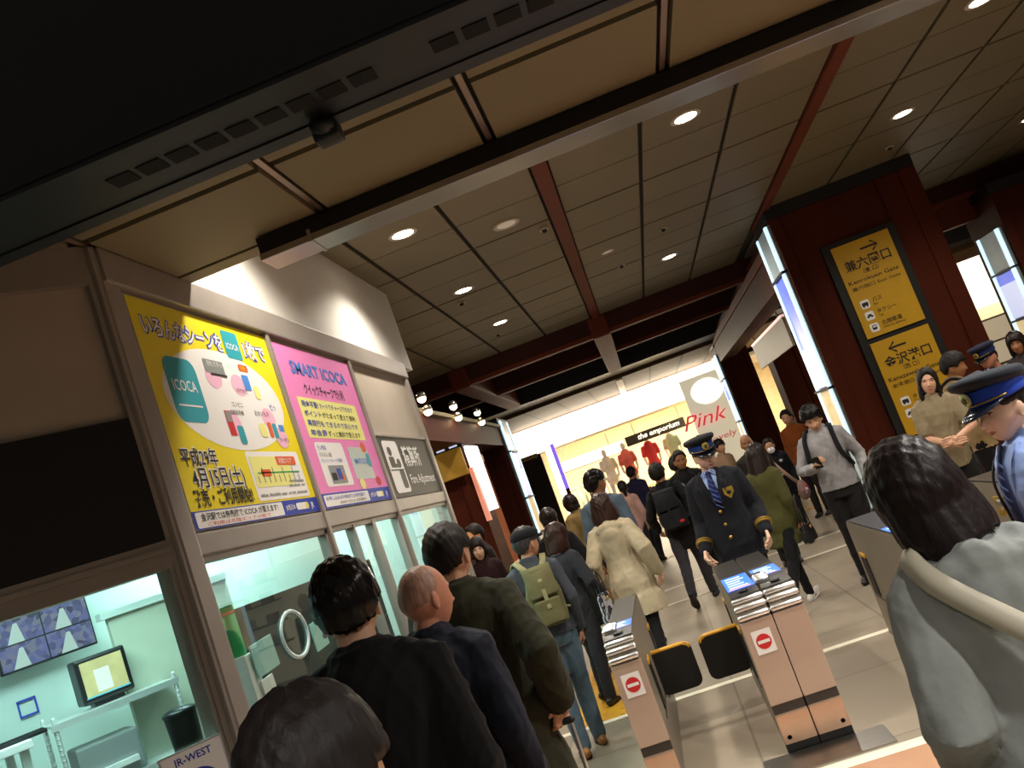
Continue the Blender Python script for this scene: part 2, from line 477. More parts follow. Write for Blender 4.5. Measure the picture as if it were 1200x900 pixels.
# ---- hanging black board upper left
t = thing('departure_board', 'huge black hanging departure board seen from beneath with slotted underside', 'display board', (-0.6, 2.1, 2.8))
g = G(); g.box(-2.9, 2.6, -0.165, 0.14, 0.015, 2.6); g.obj('housing', M_black, t)
g = G(); g.box(-2.9, 2.6, -0.16, 0.085, 0.0, 0.03); g.box(-2.9, 2.6, 0.09, 0.145, -0.004, 0.03); g.obj('underside_tray', M_board, t)
for x0, n in ((-0.42, 9), (0.46, 7)):
    for k in range(n):
        g = G(); g.box(x0 + k * 0.083, x0 + k * 0.083 + 0.066, -0.06, 0.0, -0.003, 0.004); g.obj('vent_slot', M_slot, t)
t = thing('dome_camera', 'small black sensor box under the departure board edge', 'sensor', (-0.48, 2.2, 2.79))
g = G(); g.box(-.035, .035, -.03, .035, -0.05, 0.0, bev=.008); g.obj('sensor_box', M_black, t, True)
g = G(); g.lathe((0, -0.03, -0.01), [(.012, -0.03), (.03, -.02), (.035, 0)], 16); g.obj('lens_dome', M_board, t, True)

# ================================================================== OFFICE (left)
XO = -1.70
def frame_box(name, *a, M=M_frame):
    g = G(); g.box(*a, bev=0.008); return struct(name, g, M)
# posts of the side wall
frame_box('wall_office_post', XO - .10, XO + .015, 3.08, 3.23, 0, 3.15)
for y in (4.60, 5.96): frame_box('wall_office_post', XO - .06, XO + .02, y - .022, y + .022, 0, 3.02)
frame_box('wall_office_post', XO - .1, XO + .02, 7.44, 7.52, 0, 3.12)
frame_box('wall_office_header', XO - .10, XO + .03, 3.12, 7.52, 3.01, 3.15)
frame_box('wall_office_transom', XO - .08, XO + .012, 3.2, 7.5, 1.91, 2.0)
frame_box('wall_office_transom', XO - .08, XO + .012, 5.98, 7.46, 2.455, 2.475)
# plain panel above the third sign, backing of the posters
g = G(); g.box(XO - .05, XO - .015, 3.2, 7.46, 2.0, 3.02); struct('wall_office_panel', g, M_beige_panel)
# upper white wall
g = G(); g.box(XO - .5, XO - .02, 3.84, 8.0, 3.15, 3.93); struct('wall_office_upper', g, M_white_wall)
# dado under windows
g = G(); g.box(XO - .07, XO - .01, 3.2, 7.46, 0, 0.95); struct('wall_office_dado', g, M_beige_panel)
frame_box('wall_office_sill', XO - .12, XO + .06, 3.2, 7.46, 0.95, 1.0)
# windows
for k, (y0, y1) in enumerate(((3.23, 4.58), (4.62, 5.94), (5.98, 7.44))):
    w = bpy.data.objects.new('window_%d' % (k + 1), None); COL.objects.link(w); w['kind'] = 'structure'
    g = G(); g.box(XO - .024, XO - .018, y0, y1, 1.0, 1.91); g.obj('pane', GLASS, w)
    g = G()
    for a, b in ((y0, y0 + .025), (y1 - .025, y1)): g.box(XO - .045, XO + .0, a, b, 1.0, 1.91)
    g.box(XO - .045, XO, y0, y1, 1.885, 1.91); g.box(XO - .045, XO, y0, y1, 1.0, 1.03)
    if k == 1:
        g.box(XO - .05, XO + .005, 5.36, 5.41, 1.0, 1.9); g.box(XO - .05, XO + .005, 5.0, 5.02, 1.0, 1.9)
    g.obj('window_frame', M_frame, w)
# speaking ring on window 1
g = G(); R = [(0.077 + .006 * math.cos(a), .006 * math.sin(a)) for a in [2 * PI * k / 10 for k in range(10)]]
rings = []
for i in range(40):
    a = 2 * PI * i / 40
    rings.append([np.array((0.006 * math.sin(b) , (0.115 + .009 * math.cos(b)) * math.cos(a), (0.085 + .008 * math.cos(b)) * math.sin(a))) for b in [2 * PI * k / 8 for k in range(8)]])
rings.append(rings[0])
rings = [[q * np.array((1, 1.18, 1.18)) for q in r] for r in rings]
t = thing('speaking_ring', 'round clear speaking hole ring on the office window', 'speaking ring', (XO - 0.012, 3.86, 1.49))
g.rings(rings, cap=False); g.obj('rim', mat('clear_ring', '#c9dcdc', .15, vary=0, spec=.8), t, True)
G().lathe((0, 0, 0), [(.09, -.002), (.09, .002)], 40, R=[[0, 0, 1], [0, 1.2, 0], [-.95, 0, 0]]).obj('clear_disc', GLASS, t)

# angled front of the office: U to the camera side, N out to the hall
OA = np.array([-1.70, 3.10, 0.0]); UA = np.array([-.69, -.724, 0]); NA = np.array([.724, -.69, 0])
def abox(g, u0, u1, d0, d1, z0, z1, M=None):
    """box in the angled frame: u along, d depth behind the face"""
    V = [OA + UA * u - NA * d + np.array([0, 0, z]) for u in (u0, u1) for d in (d0, d1) for z in (z0, z1)]
    fs = [(0, 1, 3, 2), (4, 6, 7, 5), (0, 4, 5, 1), (2, 3, 7, 6), (0, 2, 6, 4), (1, 5, 7, 3)]
    return g.add(V, fs, M)
def astruct(name, M, *a):
    g = G(); abox(g, *a); return struct(name, g, M)
astruct('wall_front_post', M_frame, -.02, .035, -.01, .1, 0, 3.15)
astruct('wall_front_header', M_frame, .03, 3.2, -.02, .1, 3.0, 3.15)
astruct('wall_front_upper_panel', M_beige_panel, .03, 3.2, .015, .05, 2.0, 3.0)
astruct('wall_front_transom', M_frame, .03, 3.2, -.01, .08, 1.90, 2.0)
astruct('wall_front_transom_lip', M_frame, .03, 3.2, -.022, .0, 1.955, 1.975)
astruct('wall_front_dado', M_beige_panel, .03, 3.2, .02, .08, 0, 0.95)
astruct('wall_front_sill', M_frame, .03, 3.2, -.04, .12, .95, 1.0)
astruct('wall_front_jamb', M_frame, .03, .05, -.005, .06, 1.0, 1.9)
w = bpy.data.objects.new('window_4', None); COL.objects.link(w); w['kind'] = 'structure'
g = G(); abox(g, .05, 3.1, .03, .036, 1.0, 1.9); g.obj('pane', GLASS, w)
g = G(); abox(g, .035, 2.6, -.008, .014, 2.0, 2.47)
o = g.obj('black_display_panel', M_black); tag(o, 'blank black display panel set above the angled office window', 'panel')

# office interior
M_in = mat('office_interior_wall', '#c9d6d0', 0.7, vary=0.03)
M_inceil = mat('office_ceiling', '#d9e4e2', 0.7, vary=0.03)
M_tube = mat('fluorescent', (0.8, 1.0, 0.98), 0.5, emit=14.0, vary=0)
M_dark_in = mat('office_dark_partition', '#2b3236', 0.5, vary=0.1)
g = G(); g.prism([(XO - .1, 3.2), (XO - .1, 7.46), (-6, 7.46), (-6, -1.3), (-4.0, .83)], 'z', 2.55, 2.6)
struct('ceiling_office', g, M_inceil)
g = G(); g.box(-6, -1.75, 7.46, 7.56, 0, 3.93); struct('wall_office_end', g, M_white_wall)
g = G(); g.box(-6.1, -6, -1, 7.6, 0, 3.2); struct('wall_office_back', g, M_in)
astruct('wall_office_inner', M_in, -1.9, 3.2, 2.75, 2.85, 0, 2.6)
astruct('wall_office_partition', mat('cream_partition', '#c6cdb9', 0.6, vary=0.04), -.95, -.24, 2.30, 2.36, 1.02, 1.87)
astruct('wall_office_partition_rail', M_in, -.95, -.2, 2.27, 2.39, 1.87, 1.91)
astruct('wall_office_partition_base', mat('wood_rail', '#7a5a48', 0.5), -.95, -.28, 2.28, 2.38, .98, 1.03)
for y in (3.9, 5.4, 6.8):
    t = thing('fluorescent_fitting', 'white fluorescent ceiling tube inside the ticket office, %s' % {3.9: 'nearest the angled window', 5.4: 'middle one', 6.8: 'by the far end'}[y], 'ceiling light', (-2.9, y, 2.55), group='office tubes')
    G().box(-.75, .75, -.06, .06, -.03, 0).obj('housing', M_print_w, t)
    G().tube([(-.72, 0, -.045), (.72, 0, -.045)], .016, 10).obj('tube', M_tube, t, True)
    ld = bpy.data.lights.new('office_light', 'AREA'); ld.shape = 'RECTANGLE'; ld.size = 1.4; ld.size_y = .1; ld.energy = 42; ld.color = COOL
    lo = bpy.data.objects.new('office_light', ld); COL.objects.link(lo); lo.location = (-2.9, y, 2.49); lo.parent = None
# dark partition close behind window 1, papers, green roll, white box
g = G(); g.box(-2.15, -2.1, 3.88, 6.3, 0.9, 1.68); struct('wall_office_counter_screen', g, M_dark_in)
M_paper = mat('paper_cyan', '#a8d3d2', 0.7, vary=0.03)
def wallcard(name, label, cat, y0, y1, z0, z1, M, tilt=0.0):
    g = G(); g.box(-.003, .003, -(y1 - y0) / 2, (y1 - y0) / 2, -(z1 - z0) / 2, (z1 - z0) / 2)
    g.box(.0025, .004, -(y1 - y0) * .4, (y1 - y0) * .1, (z1 - z0) * .2, (z1 - z0) * .3, M_print_g)
    o = g.obj(name, M); o.data.materials.clear(); o.data.materials.append(M)
    o.location = (XO - .034, (y0 + y1) / 2, (z0 + z1) / 2); o.rotation_euler = (tilt, 0, 0)
    return tag(o, label, cat)
wallcard('notice_sheet', 'larger pale cyan paper taped inside the office window left of the ring', 'notice', 3.46, 3.67, 1.40, 1.53, M_paper, .05)
wallcard('notice_card', 'small white card below the pale cyan paper in the window', 'notice', 3.47, 3.58, 1.31, 1.385, M_print_w, .05)
wallcard('notice_sheet', 'cyan paper taped inside the window right of the speaking ring', 'notice', 4.08, 4.24, 1.37, 1.50, M_paper, .05)
t = thing('green_roll', 'green paper roll standing on a white box inside the window', 'roll', (XO - .09, 3.47, 1.50))
G().lathe((0, 0, 0), [(.03, 0), (.032, .01), (.032, .17)], 18).obj('roll', M_print_gr, t, True)
G().lathe((0, 0, .17), [(.0325, 0), (.0325, .012)], 18).obj('band', M_print_o, t, True)
G().lathe((0, 0, .182), [(.032, 0), (.032, .02), (.029, .024)], 18).obj('cap', M_print_gr, t, True)
t = thing('white_box', 'tall narrow white box under the green roll', 'box', (XO - .09, 3.47, 1.23))
G().box(-.045, .045, -.045, .045, .0, .27, bev=.005).obj('box_body', M_print_w, t)
G().box(-.046, .046, -.046, .046, .0, .03).obj('blue_band', M_print_b, t)
# CCTV bank
M_bezel = mat('monitor_bezel', '#15171a', 0.4, vary=0.05)
def scr_mat(name, c1, c2, c3, sc, st):
    m = bpy.data.materials.new(name); m.use_nodes = True; nt = m.node_tree; b = nt.nodes['Principled BSDF']
    tc = nt.nodes.new('ShaderNodeTexCoord'); n = nt.nodes.new('ShaderNodeTexVoronoi'); n.inputs['Scale'].default_value = sc
    r = nt.nodes.new('ShaderNodeValToRGB'); e = r.color_ramp.elements
    e[0].color = (*srgb(c1), 1); e[1].color = (*srgb(c3), 1); e.new(.5).color = (*srgb(c2), 1)
    nt.links.new(tc.outputs['Object'], n.inputs['Vector']); nt.links.new(n.outputs['Color'], r.inputs[0])
    b.inputs['Base Color'].default_value = (0.02, 0.02, 0.02, 1); b.inputs['Roughness'].default_value = .2
    nt.links.new(r.outputs[0], b.inputs['Emission Color']); b.inputs['Emission Strength'].default_value = st
    MATS[name] = m; return m
M_cctv = scr_mat('cctv_picture', '#33363c', '#7277b8', '#8d9096', 30, 0.7)
def athing(name, label, cat, u, d, z, group=None):
    p = OA + UA * u - NA * d
    t = thing(name, label, cat, (p[0], p[1], z), math.atan2(UA[1], UA[0]) , group); return t
# local frame of athing: +x along U, -y ... N out: rotate so that local +y = -N? U=(-.69,-.724); rot by atan2 => local y = (.724,-.69)=N
def acctv(u, label, z=1.76):
    t = athing('cctv_monitor', label, 'monitor', u, 2.62, z, 'surveillance monitors')
    G().box(-.26, .26, -.05, 0, 0, .30, bev=.008).obj('bezel', M_bezel, t)
    for i in range(2):
        for j in range(2):
            g = G(); g.box(-.25 + i * .252, -.25 + i * .252 + .244, 0, .003, .012 + j * .142, .012 + j * .142 + .134); g.obj('picture', M_cctv, t)
            g = G()
            x0 = -.25 + i * .252; z0 = .012 + j * .142
            g.add([(x0 + .1, .004, z0), (x0 + .19, .004, z0), (x0 + .14, .004, z0 + .11), (x0 + .12, .004, z0 + .11)], [(0, 1, 2, 3)])
            g.obj('picture_path', mat('cctv_path', '#9a9c9a', .4, emit=.5, vary=0), t)
acctv(.03, 'right-hand surveillance screen split in four pictures on the office wall')
acctv(.56, 'left-hand surveillance screen split in four pictures, cut by the frame')
# CRT monitor on wire rack
t = athing('crt_monitor', 'boxy dark monitor tilted on the wire rack in the office', 'monitor', -.12, 2.2, 1.455)
G().box(-.135, .135, -.16, .02, 0, .25, bev=.015).obj('case', M_bezel, t)
G().box(-.11, .11, .02, .024, .03, .225).obj('screen', mat('crt_screen', '#b7a878', .3, emit=.55, vary=.25, scale=9), t)
G().box(-.03, .05, .0245, .026, .05, .17).obj('screen_window', mat('crt_window', '#c9c6be', .3, emit=.6, vary=0), t)
G().box(-.115, .115, .0255, .0265, .03, .03 + .008).obj('screen_bar', mat('crt_bar', '#5fa8b8', .3, emit=.5, vary=0), t)
G().box(-.08, .08, -.12, .0, -.02, .0).obj('foot', M_bezel, t)
M_wire = mat('wire_rack', '#cfd3cf', .35, metal=.4, vary=.05)
t = athing('wire_rack', 'white wire shelving rack carrying the dark monitor', 'rack', -.12, 2.15, 0)
for sx_, sy_ in ((-.3, -.2), (.32, -.2), (-.3, .12), (.32, .12)):
    g = G(); g.tube([(sx_, sy_, 0), (sx_, sy_, 1.46)], .012, 8)
    for k in range(30): g.lathe((sx_, sy_, .6 + k * .028), [(.012, 0), (.015, .004), (.012, .008)], 8)
    g.obj('post', M_wire, t, True)
for z in (.55, 1.05, 1.43):
    g = G(); g.box(-.31, .33, -.21, .13, z - .012, z + .003); g.box(-.32, .34, .12, .135, z - .03, z + .004); g.obj('shelf', M_wire, t)
t = athing('printer', 'grey printer on the middle shelf of the wire rack', 'printer', -.02, 2.15, 1.053)
G().box(-.16, .16, -.14, .1, 0, .22, bev=.015).obj('body', M_print_g, t); G().box(-.12, .12, .1, .13, .05, .08).obj('paper_tray', M_print_w, t)
# desk with papers, dark computer, bins at the left edge
t = athing('office_desk', 'white office desk under the surveillance screens', 'desk', .75, 2.2, 0)
G().box(-.42, .6, -.35, .3, 1.38, 1.42, bev=.005).obj('desk_top', M_print_w, t)
for x, y in ((-.38, -.3), (-.38, .25), (.55, -.3), (.55, .25)): G().box(x - .02, x + .02, y - .02, y + .02, 0, 1.38).obj('leg', M_wire, t)
t = athing('computer_tower', 'dark computer box on the white office desk', 'computer', .55, 2.2, 1.42)
G().box(-.1, .1, -.15, .12, 0, .16, bev=.008).obj('case', M_bezel, t); G().box(-.08, .08, .12, .124, .1, .14).obj('blue_front', M_print_b, t)
t = athing('keyboard', 'black keyboard on the desk beside the rack', 'keyboard', .36, 2.05, 1.42)
G().box(-.12, .12, -.05, .05, 0, .02, bev=.004).obj('keyboard_base', M_bezel, t)
G().box(-.11, .11, -.042, .042, .02, .026).obj('keys', M_black, t)
t = athing('wall_frame', 'blue square outline sticker on the office wall', 'sticker', .19, 2.74, 1.5)
g = G()
for a in ((-.05, .05, 0, .012), (-.05, .05, .088, .1), (-.05, -.04, 0, .1), (.04, .05, 0, .1)): g.box(a[0], a[1], 0, .004, a[2], a[3])
g.obj('outline', M_print_b, t)
t = athing('waste_bin', 'tall black bin beside the wire rack in the office', 'bin', -.36, 1.9, .95)
G().lathe((0, 0, 0), [(.07, 0), (.085, .3), (.09, .31), (.08, .31), (.075, .05)], 18).obj('bin_body', M_black, t, True)
G().lathe((0, 0, .3), [(.09, 0), (.092, .02), (.05, .035)], 18).obj('lid', M_bezel, t, True)
# counter with leaflets along the angled window
astruct('wall_office_counter', M_in, .0, 3.0, .15, .75, 1.05, 1.1)
for k in range(5):
    t = athing('leaflet_stack', 'leaflet pile on the office counter, %s' % ['nearest the corner post', 'second from the corner post', 'third from the corner post', 'fourth from the corner post', 'furthest from the corner post'][k], 'leaflets', .12 + k * .13, .3 + .05 * (k % 2), 1.1, 'leaflets on the counter')
    G().box(-.05, .05, -.07, .07, 0, .02 + .012 * (k % 3)).obj('paper_pile', [M_print_w, M_print_lb, M_paper, M_print_w, M_print_b][k], t)
    G().box(-.04, .04, -.06, .0, .02 + .012 * (k % 3), .023 + .012 * (k % 3)).obj('cover_print', [M_print_b, M_print_w, M_print_g, M_print_lb, M_print_w][k], t)
# wifi sticker sign
t = athing('wifi_sign', 'white station wifi sign with blue border at the window bottom', 'sign', .16, -.012, 1.12)
p = np.array
F = Flat((.11, .002, -.06), (-1, 0, 0), (0, 0, 1), (0, 1, 0)); F.g.box(0, 0, 0, 0, 0, 0)
F = Flat((.11, .002, -.06), (-1, 0, 0), (0, 0, 1), (0, 1, 0))
F.rect(0, 0, .22, .24, M_print_b, 0); F.rect(.006, .006, .214, .234, M_print_w, 1)
F.text('JR-WEST', .11, .195, .034, M_print_b, 2, .02, align='c')
for r_ in (.022, .045, .068): F.ring(.11, .085, r_, r_ + .012, 35, 145, M_print_b, 2)
F.disc(.11, .088, .012, .012, M_print_b, 2)
F.text('FREE Wi-Fi', .11, .03, .03, M_print_b, 2, .02, align='c')
F.obj('sign_print', t)
G().box(-.11, .11, -.002, .002, -.06, .18).obj('sign_board', M_print_w, t)

# ================================================================== POSTERS
def poster_frame(t, y0, y1, z0, z1):
    G().box(XO - .014, XO + .002, y0, y1, z0, z1).obj('backing', M_print_w, t)
def wall_flat(y0, z0): return Flat((XO + .0035, y0, z0), (0, 1, 0), (0, 0, 1), (1, 0, 0), .0008)
# yellow card poster
t = thing('card_poster', 'large yellow fare card poster with white oval, left on the office wall', 'poster', (0, 0, 0))
poster_frame(t, 3.26, 4.575, 2.01, 2.99)
F = wall_flat(3.26, 2.01); W, H = 1.315, .98
F.rect(0, 0, W, H, M_print_y, 0)
def outl(F, s, u, v, size, Mi, Mo, b=.02, width=None, rot=0, bo=.06):
    F.text(s, u, v, size, Mo, 2, b + bo, width, rot=rot); F.text(s, u, v, size, Mi, 3, b, width, rot=rot)
outl(F, 'いろんなシーンを', .06, .83, .098, M_print_w, M_print_b, .015, .70)
F.rect(.78, .80, .95, .945, M_print_t, 2, .018); F.text('ICOCA', .80, .85, .045, M_print_w, 3, .01, .13)
outl(F, '1枚で', .985, .83, .098, M_print_w, M_print_b, .015, .26)
F.disc(.665, .575, .585, .245, M_print_w, 1, 60)
# little pictures inside the oval (cards, machine, shelf, figures left out)
F.rect(.13, .45, .40, .74, M_print_t, 2, .06); F.text('ICOCA', .165, .59, .07, M_print_w, 3, .01, .2); F.rect(.165, .52, .365, .528, M_print_w, 3)
for cu, cv in ((.56, .68), (.80, .66), (.62, .46), (1.03, .50), (1.12, .40)): F.disc(cu, cv, .075, .055, M_print_lp, 2)
F.rect(.50, .70, .69, .765, M_print_g, 3, .004); F.rect(.54, .69, .70, .70, M_print_k, 4); F.text('改札でタッチ', .53, .735, .03, M_print_w, 4)
F.rect(.86, .74, .96, .775, M_print_o, 3, .01); F.text('便利', .875, .747, .026, M_print_y, 4, .01)
F.rect(.86, .64, .935, .72, M_print_lb, 3, .01); F.rect(.96, .60, 1.02, .67, M_print_ly, 3, .02)
F.text('のりかえ', .76, .62, .03, M_print_k, 3)
F.text('コンビニ', .66, .545, .03, M_print_k, 3); F.text('自動販売機', .62, .505, .028, M_print_k, 3)
F.rect(.555, .40, .615, .52, M_print_r, 3); F.rect(.56, .465, .61, .515, M_print_g, 4)
F.rect(.635, .36, .70, .45, M_print_t, 3, .015); F.text('おかいもの', .88, .51, .034, M_print_k, 3)
F.rect(.88, .40, .96, .47, M_print_ly, 3, .02); F.rect(.985, .40, 1.03, .48, M_print_o, 3, .012); F.rect(1.04, .395, 1.09, .475, M_print_t, 3, .015)
F.text('ピッ', 1.09, .55, .04, M_print_b, 3); F.rect(1.12, .435, 1.18, .47, M_print_lb, 3, .005); F.text('クーポン', 1.08, .375, .032, M_print_k, 3)
# dates
outl(F, '平成29年', .05, .265, .085, M_print_k, M_print_w, .012, .30)
outl(F, '4月15日(土)', .09, .175, .095, M_print_k, M_print_w, .012, .46)
F.text('発売・ご利用開始!', .05, .095, .078, M_print_k, 3, .02, .53)
F.rect(.63, .085, 1.25, .325, M_print_w, 1, .02); F.rect(.655, .15, 1.10, .30, M_print_ly, 2)
F.rect(.95, .255, 1.19, .30, M_print_o, 3, .006); F.text('利用エリア', .98, .265, .032, M_print_w, 4, .01)
F.rect(.70, .215, 1.2, .222, M_print_gr, 3); F.rect(.74, .20, .85, .235, M_print_o, 3, .01)
for k in range(9): F.rect(.69 + k * .06, .17, .70 + k * .06, .205 + .04 * (k % 2), M_print_g, 3)
F.lines(1.02, .165, 1.22, 2, .022, .012, M_print_g, 3, 4); F.lines(.66, .105, 1.22, 1, .02, .012, M_print_g, 3, 5)
F.rect(0, 0, W, .075, M_print_b, 1); F.rect(.02, .006, .86, .07, M_print_w, 2, .01)
F.text('金沢駅では券売機で ICOCA が買えます!', .06, .036, .034, M_print_k, 3, .01, .74)
F.text('ご利用は北陸エリアの駅で', .10, .012, .018, M_print_r, 3, 0, .6)
F.text('JR西日本', .89, .027, .03, M_print_w, 3, .01); F.rect(1.02, .02, 1.18, .055, M_print_w, 3, .015); F.disc(1.155, .038, .018, .016, M_print_y, 4); F.text('JR', 1.21, .022, .042, M_print_w, 3, .02)
F.obj('poster_print', t)
# pink poster
t = thing('card_poster', 'pink fare card poster with pale yellow text block, right of the yellow one', 'poster', (0, 0, 0))
poster_frame(t, 4.665, 5.93, 2.01, 2.98)
F = wall_flat(4.665, 2.01); W, H = 1.265, .97
F.rect(0, 0, W, H, M_print_p, 0)
outl(F, 'SMART ICOCA', .16, .80, .11, M_print_lb, M_print_b, .006, .95, bo=.025)
F.text('クイックチャージで便利', .27, .685, .075, M_print_k, 3, .012, .68)
F.rect(.11, .41, 1.12, .655, M_print_ly, 1, .01)
for k, (a, b) in enumerate((('現金不要!', 'カードでチャージできます'), ('ポイント', 'がたまって使えて便利'), ('再発行も', 'できるので安心です'), ('年会費', 'ずっと無料で使えます'))):
    F.text(a, .15, .60 - k * .058, .042, M_print_b, 3, .012, .26); F.text(b, .43, .60 - k * .058, .04, M_print_k if k % 2 else M_print_b, 3, .004, .60)
F.rect(.14, .12, .60, .385, M_print_w, 1, .03)
F.text('使い方は', .17, .34, .034, M_print_b, 3, .01); F.text('かんたん入金', .17, .30, .032, M_print_k, 3); F.text('クレジットカードを登録', .17, .265, .026, M_print_b, 3, 0, .34)
F.rect(.24, .135, .50, .245, M_print_g, 2, .008); F.rect(.26, .155, .34, .2, M_print_k, 3); F.rect(.36, .16, .43, .225, M_print_b, 3); F.rect(.42, .15, .46, .19, M_print_o, 3)
F.rect(.68, .15, 1.06, .36, mat('print_silver', '#c4cfc8', .4, vary=.05), 1, .015); F.text('SMART ICOCA', .74, .25, .05, M_print_lb, 3, .01, .26)
F.disc(1.0, .36, .05, .035, M_print_o, 2); F.rect(1.0, .23, 1.07, .32, M_print_t, 3, .02); F.disc(.76, .12, .05, .035, M_print_ly, 2); F.disc(1.1, .13, .05, .03, M_print_r, 2)
F.rect(0, 0, W, .085, M_print_b, 1); F.rect(.02, .01, .80, .075, M_print_w, 2, .01)
F.text('お申し込みはWEBまたは券売機で', .05, .046, .026, M_print_b, 3, .006, .68); F.text('SMART ICOCA 会員募集中', .25, .018, .02, M_print_k, 3, 0, .48)
F.text('JR西日本', .83, .033, .03, M_print_w, 3, .01); F.rect(.96, .025, 1.11, .06, M_print_w, 3, .015); F.disc(1.09, .042, .018, .016, M_print_y, 4); F.text('JR', 1.16, .025, .045, M_print_w, 3, .02)
F.obj('poster_print', t)
# fare adjustment sign
t = thing('fare_adjustment_sign', 'dark brown fare adjustment sign with white pictogram above the office window', 'sign', (0, 0, 0))
M_signdark = mat('sign_dark', '#4a453c', .5, vary=.04)
G().box(XO - .014, XO + .004, 5.985, 7.44, 2.005, 2.455).obj('sign_panel', M_signdark, t)
F = Flat((XO + .0055, 5.985, 2.005), (0, 1, 0), (0, 0, 1), (1, 0, 0), .0008)
F.rect(.12, .03, .50, .42, M_print_w, 1, .04)
# pictogram: clerk at a window, hand with ticket
F.disc(.25, .34, .05, .035, M_signdark, 2); F.rect(.18, .22, .31, .30, M_signdark, 2, .02); F.rect(.14, .195, .48, .205, M_signdark, 2)
F.disc(.40, .25, .05, .035, M_signdark, 2); F.rect(.34, .06, .47, .2, M_signdark, 2, .03); F.rect(.26, .22, .38, .245, M_signdark, 3)
F.text('精算所', .58, .24, .17, M_print_w, 2, .02, .48)
F.text('Fare Adjustment', .58, .09, .1, M_print_w, 2, .01, .74)
F.obj('sign_print', t)

# ================================================================== COLUMNS, LINTELS, SHOPS
M_glow = mat('lightbox_white', (0.62, 0.86, 1.0), .4, emit=1.1, vary=0.05)
M_glowblue = mat('lightbox_blue', (0.10, 0.16, 0.85), .4, emit=.75, vary=.35, scale=2.5)
M_glowpale = mat('lightbox_pale', (0.62, 0.68, 0.95), .4, emit=.8, vary=.2, scale=3)
M_warmwin = mat('warm_display', (1.0, 0.72, 0.36), .5, emit=.55, vary=.6, scale=5)
def column(x0, x1, y0, y1, zt=3.9):
    g = G(); g.box(x0, x1, y0, y1, 0, zt - .14); struct('column_core', g, M_brown)
    g = G(); w = x1 - x0
    n = 3 if w > 1 else 1
    g.box(x0 - .005, x0 + .12, y0 - .035, y0 + .01, 0, zt - .14, bev=.01)
    g.box(x1 - (.42 if w > 1 else .1), x1 + .005, y0 - .035, y0 + .01, 0, zt - .14, bev=.01)
    if w > 1:
        g.box(x1 - .16, x1 + .03, y0 - .06, y0 + .01, 0, zt - .14, bev=.01)
    struct('column_trim', g, M_brown)
    g = G(); g.box(x0 - .03, x1 + .03, y0 - .06, y1 + .03, zt - .14, zt); struct('column_cap', g, M_black)
    g = G(); g.box(x0 - .012, x1 + .012, y0 - .045, y1 + .012, 0, .12); struct('column_base', g, M_groove)
def light_column(name, label, x, y0, y1, side, z0=.25, z1=3.55, group=None):
    """glazed display on a column flank: side -1 faces -X"""
    t = thing(name, label, 'light box', (x, y0, 0), group=group)
    s = side
    def b(dx0, dx1, a0, a1, c0, c1): g = G(); g.box(min(s * dx0, s * dx1), max(s * dx0, s * dx1), a0, a1, c0, c1); return g
    L = y1 - y0
    b(0.0, .03, 0, L, z0, z1).obj('backing', M_print_g, t)
    b(.03, .06, .04, .13, z0 + .8, z1).obj('light_tube', M_glow, t); b(.03, .06, L - .13, L - .04, z0 + .8, z1).obj('light_tube', M_glow, t)
    b(.03, .045, .13, L - .13, z1 - .55, z1).obj('top_panel', mat('frost_panel', '#9fb0b4', .4, emit=.12), t)
    b(.03, .045, .13, L - .13, 1.75, z1 - .6).obj('blue_print', M_glowblue, t)
    b(.045, .05, .13, L - .13, 1.75, 2.25).obj('sky_print', M_glowpale, t)
    b(.03, .045, .13, L - .13, z0 + .85, 1.7).obj('display_window', M_warmwin, t)
    b(.03, .045, .0, L, z0, z0 + .8).obj('lower_panel', mat('lower_glow', '#a9c6cc', .3, emit=.25), t)
    for z in (z0 + .82, 1.72, z1 - .575): b(.0, .075, 0, L, z - .015, z + .015).obj('clamp_bar', M_black, t)
    return t
column(2.25, 3.92, 10.6, 11.5)
light_column('pillar_light_box', 'tall glowing blue and white light box on flank of the sign pillar', 2.25, 10.62, 11.48, -1, z1=3.72)
column(2.25, 2.9, 20.6, 21.6, 3.6)
light_column('pillar_light_box', 'thin light box on far right pillar beside the red lettering', 2.25, 20.65, 21.55, -1, z1=3.3)
column(-2.66, -2.25, 15.55, 16.6, 3.2)
light_column('pillar_light_box', 'light box on right flank of the far left brown pillar', -2.25, 15.6, 16.55, 1, z1=3.15)
column(-3.4, -2.32, 12.1, 13.0, 2.75)
column(5.62, 6.6, 13.0, 14.1, 3.6)
light_column('pillar_light_box', 'blue light box on pillar at the right edge behind the officers', 5.62, 13.05, 13.9, -1, z1=3.0)
column(2.95, 3.5, 18.3, 19.0, 3.0)
# lintels
g = G(); g.box(2.25, 2.6, 11.5, 20.6, 3.1, 3.72); struct('wall_lintel_right', g, M_brown)
g = G(); g.box(2.21, 2.26, 11.5, 20.6, 3.5, 3.62, bev=.01); struct('trim_lintel_right', g, M_red)
g = G(); g.box(-2.7, -2.25, 8.0, 15.55, 2.70, 3.02); struct('wall_lintel_left', g, M_brown)
g = G(); g.box(-2.72, -2.2, 8.0, 15.6, 3.02, 3.07); struct('trim_lintel_left', g, M_soffit)
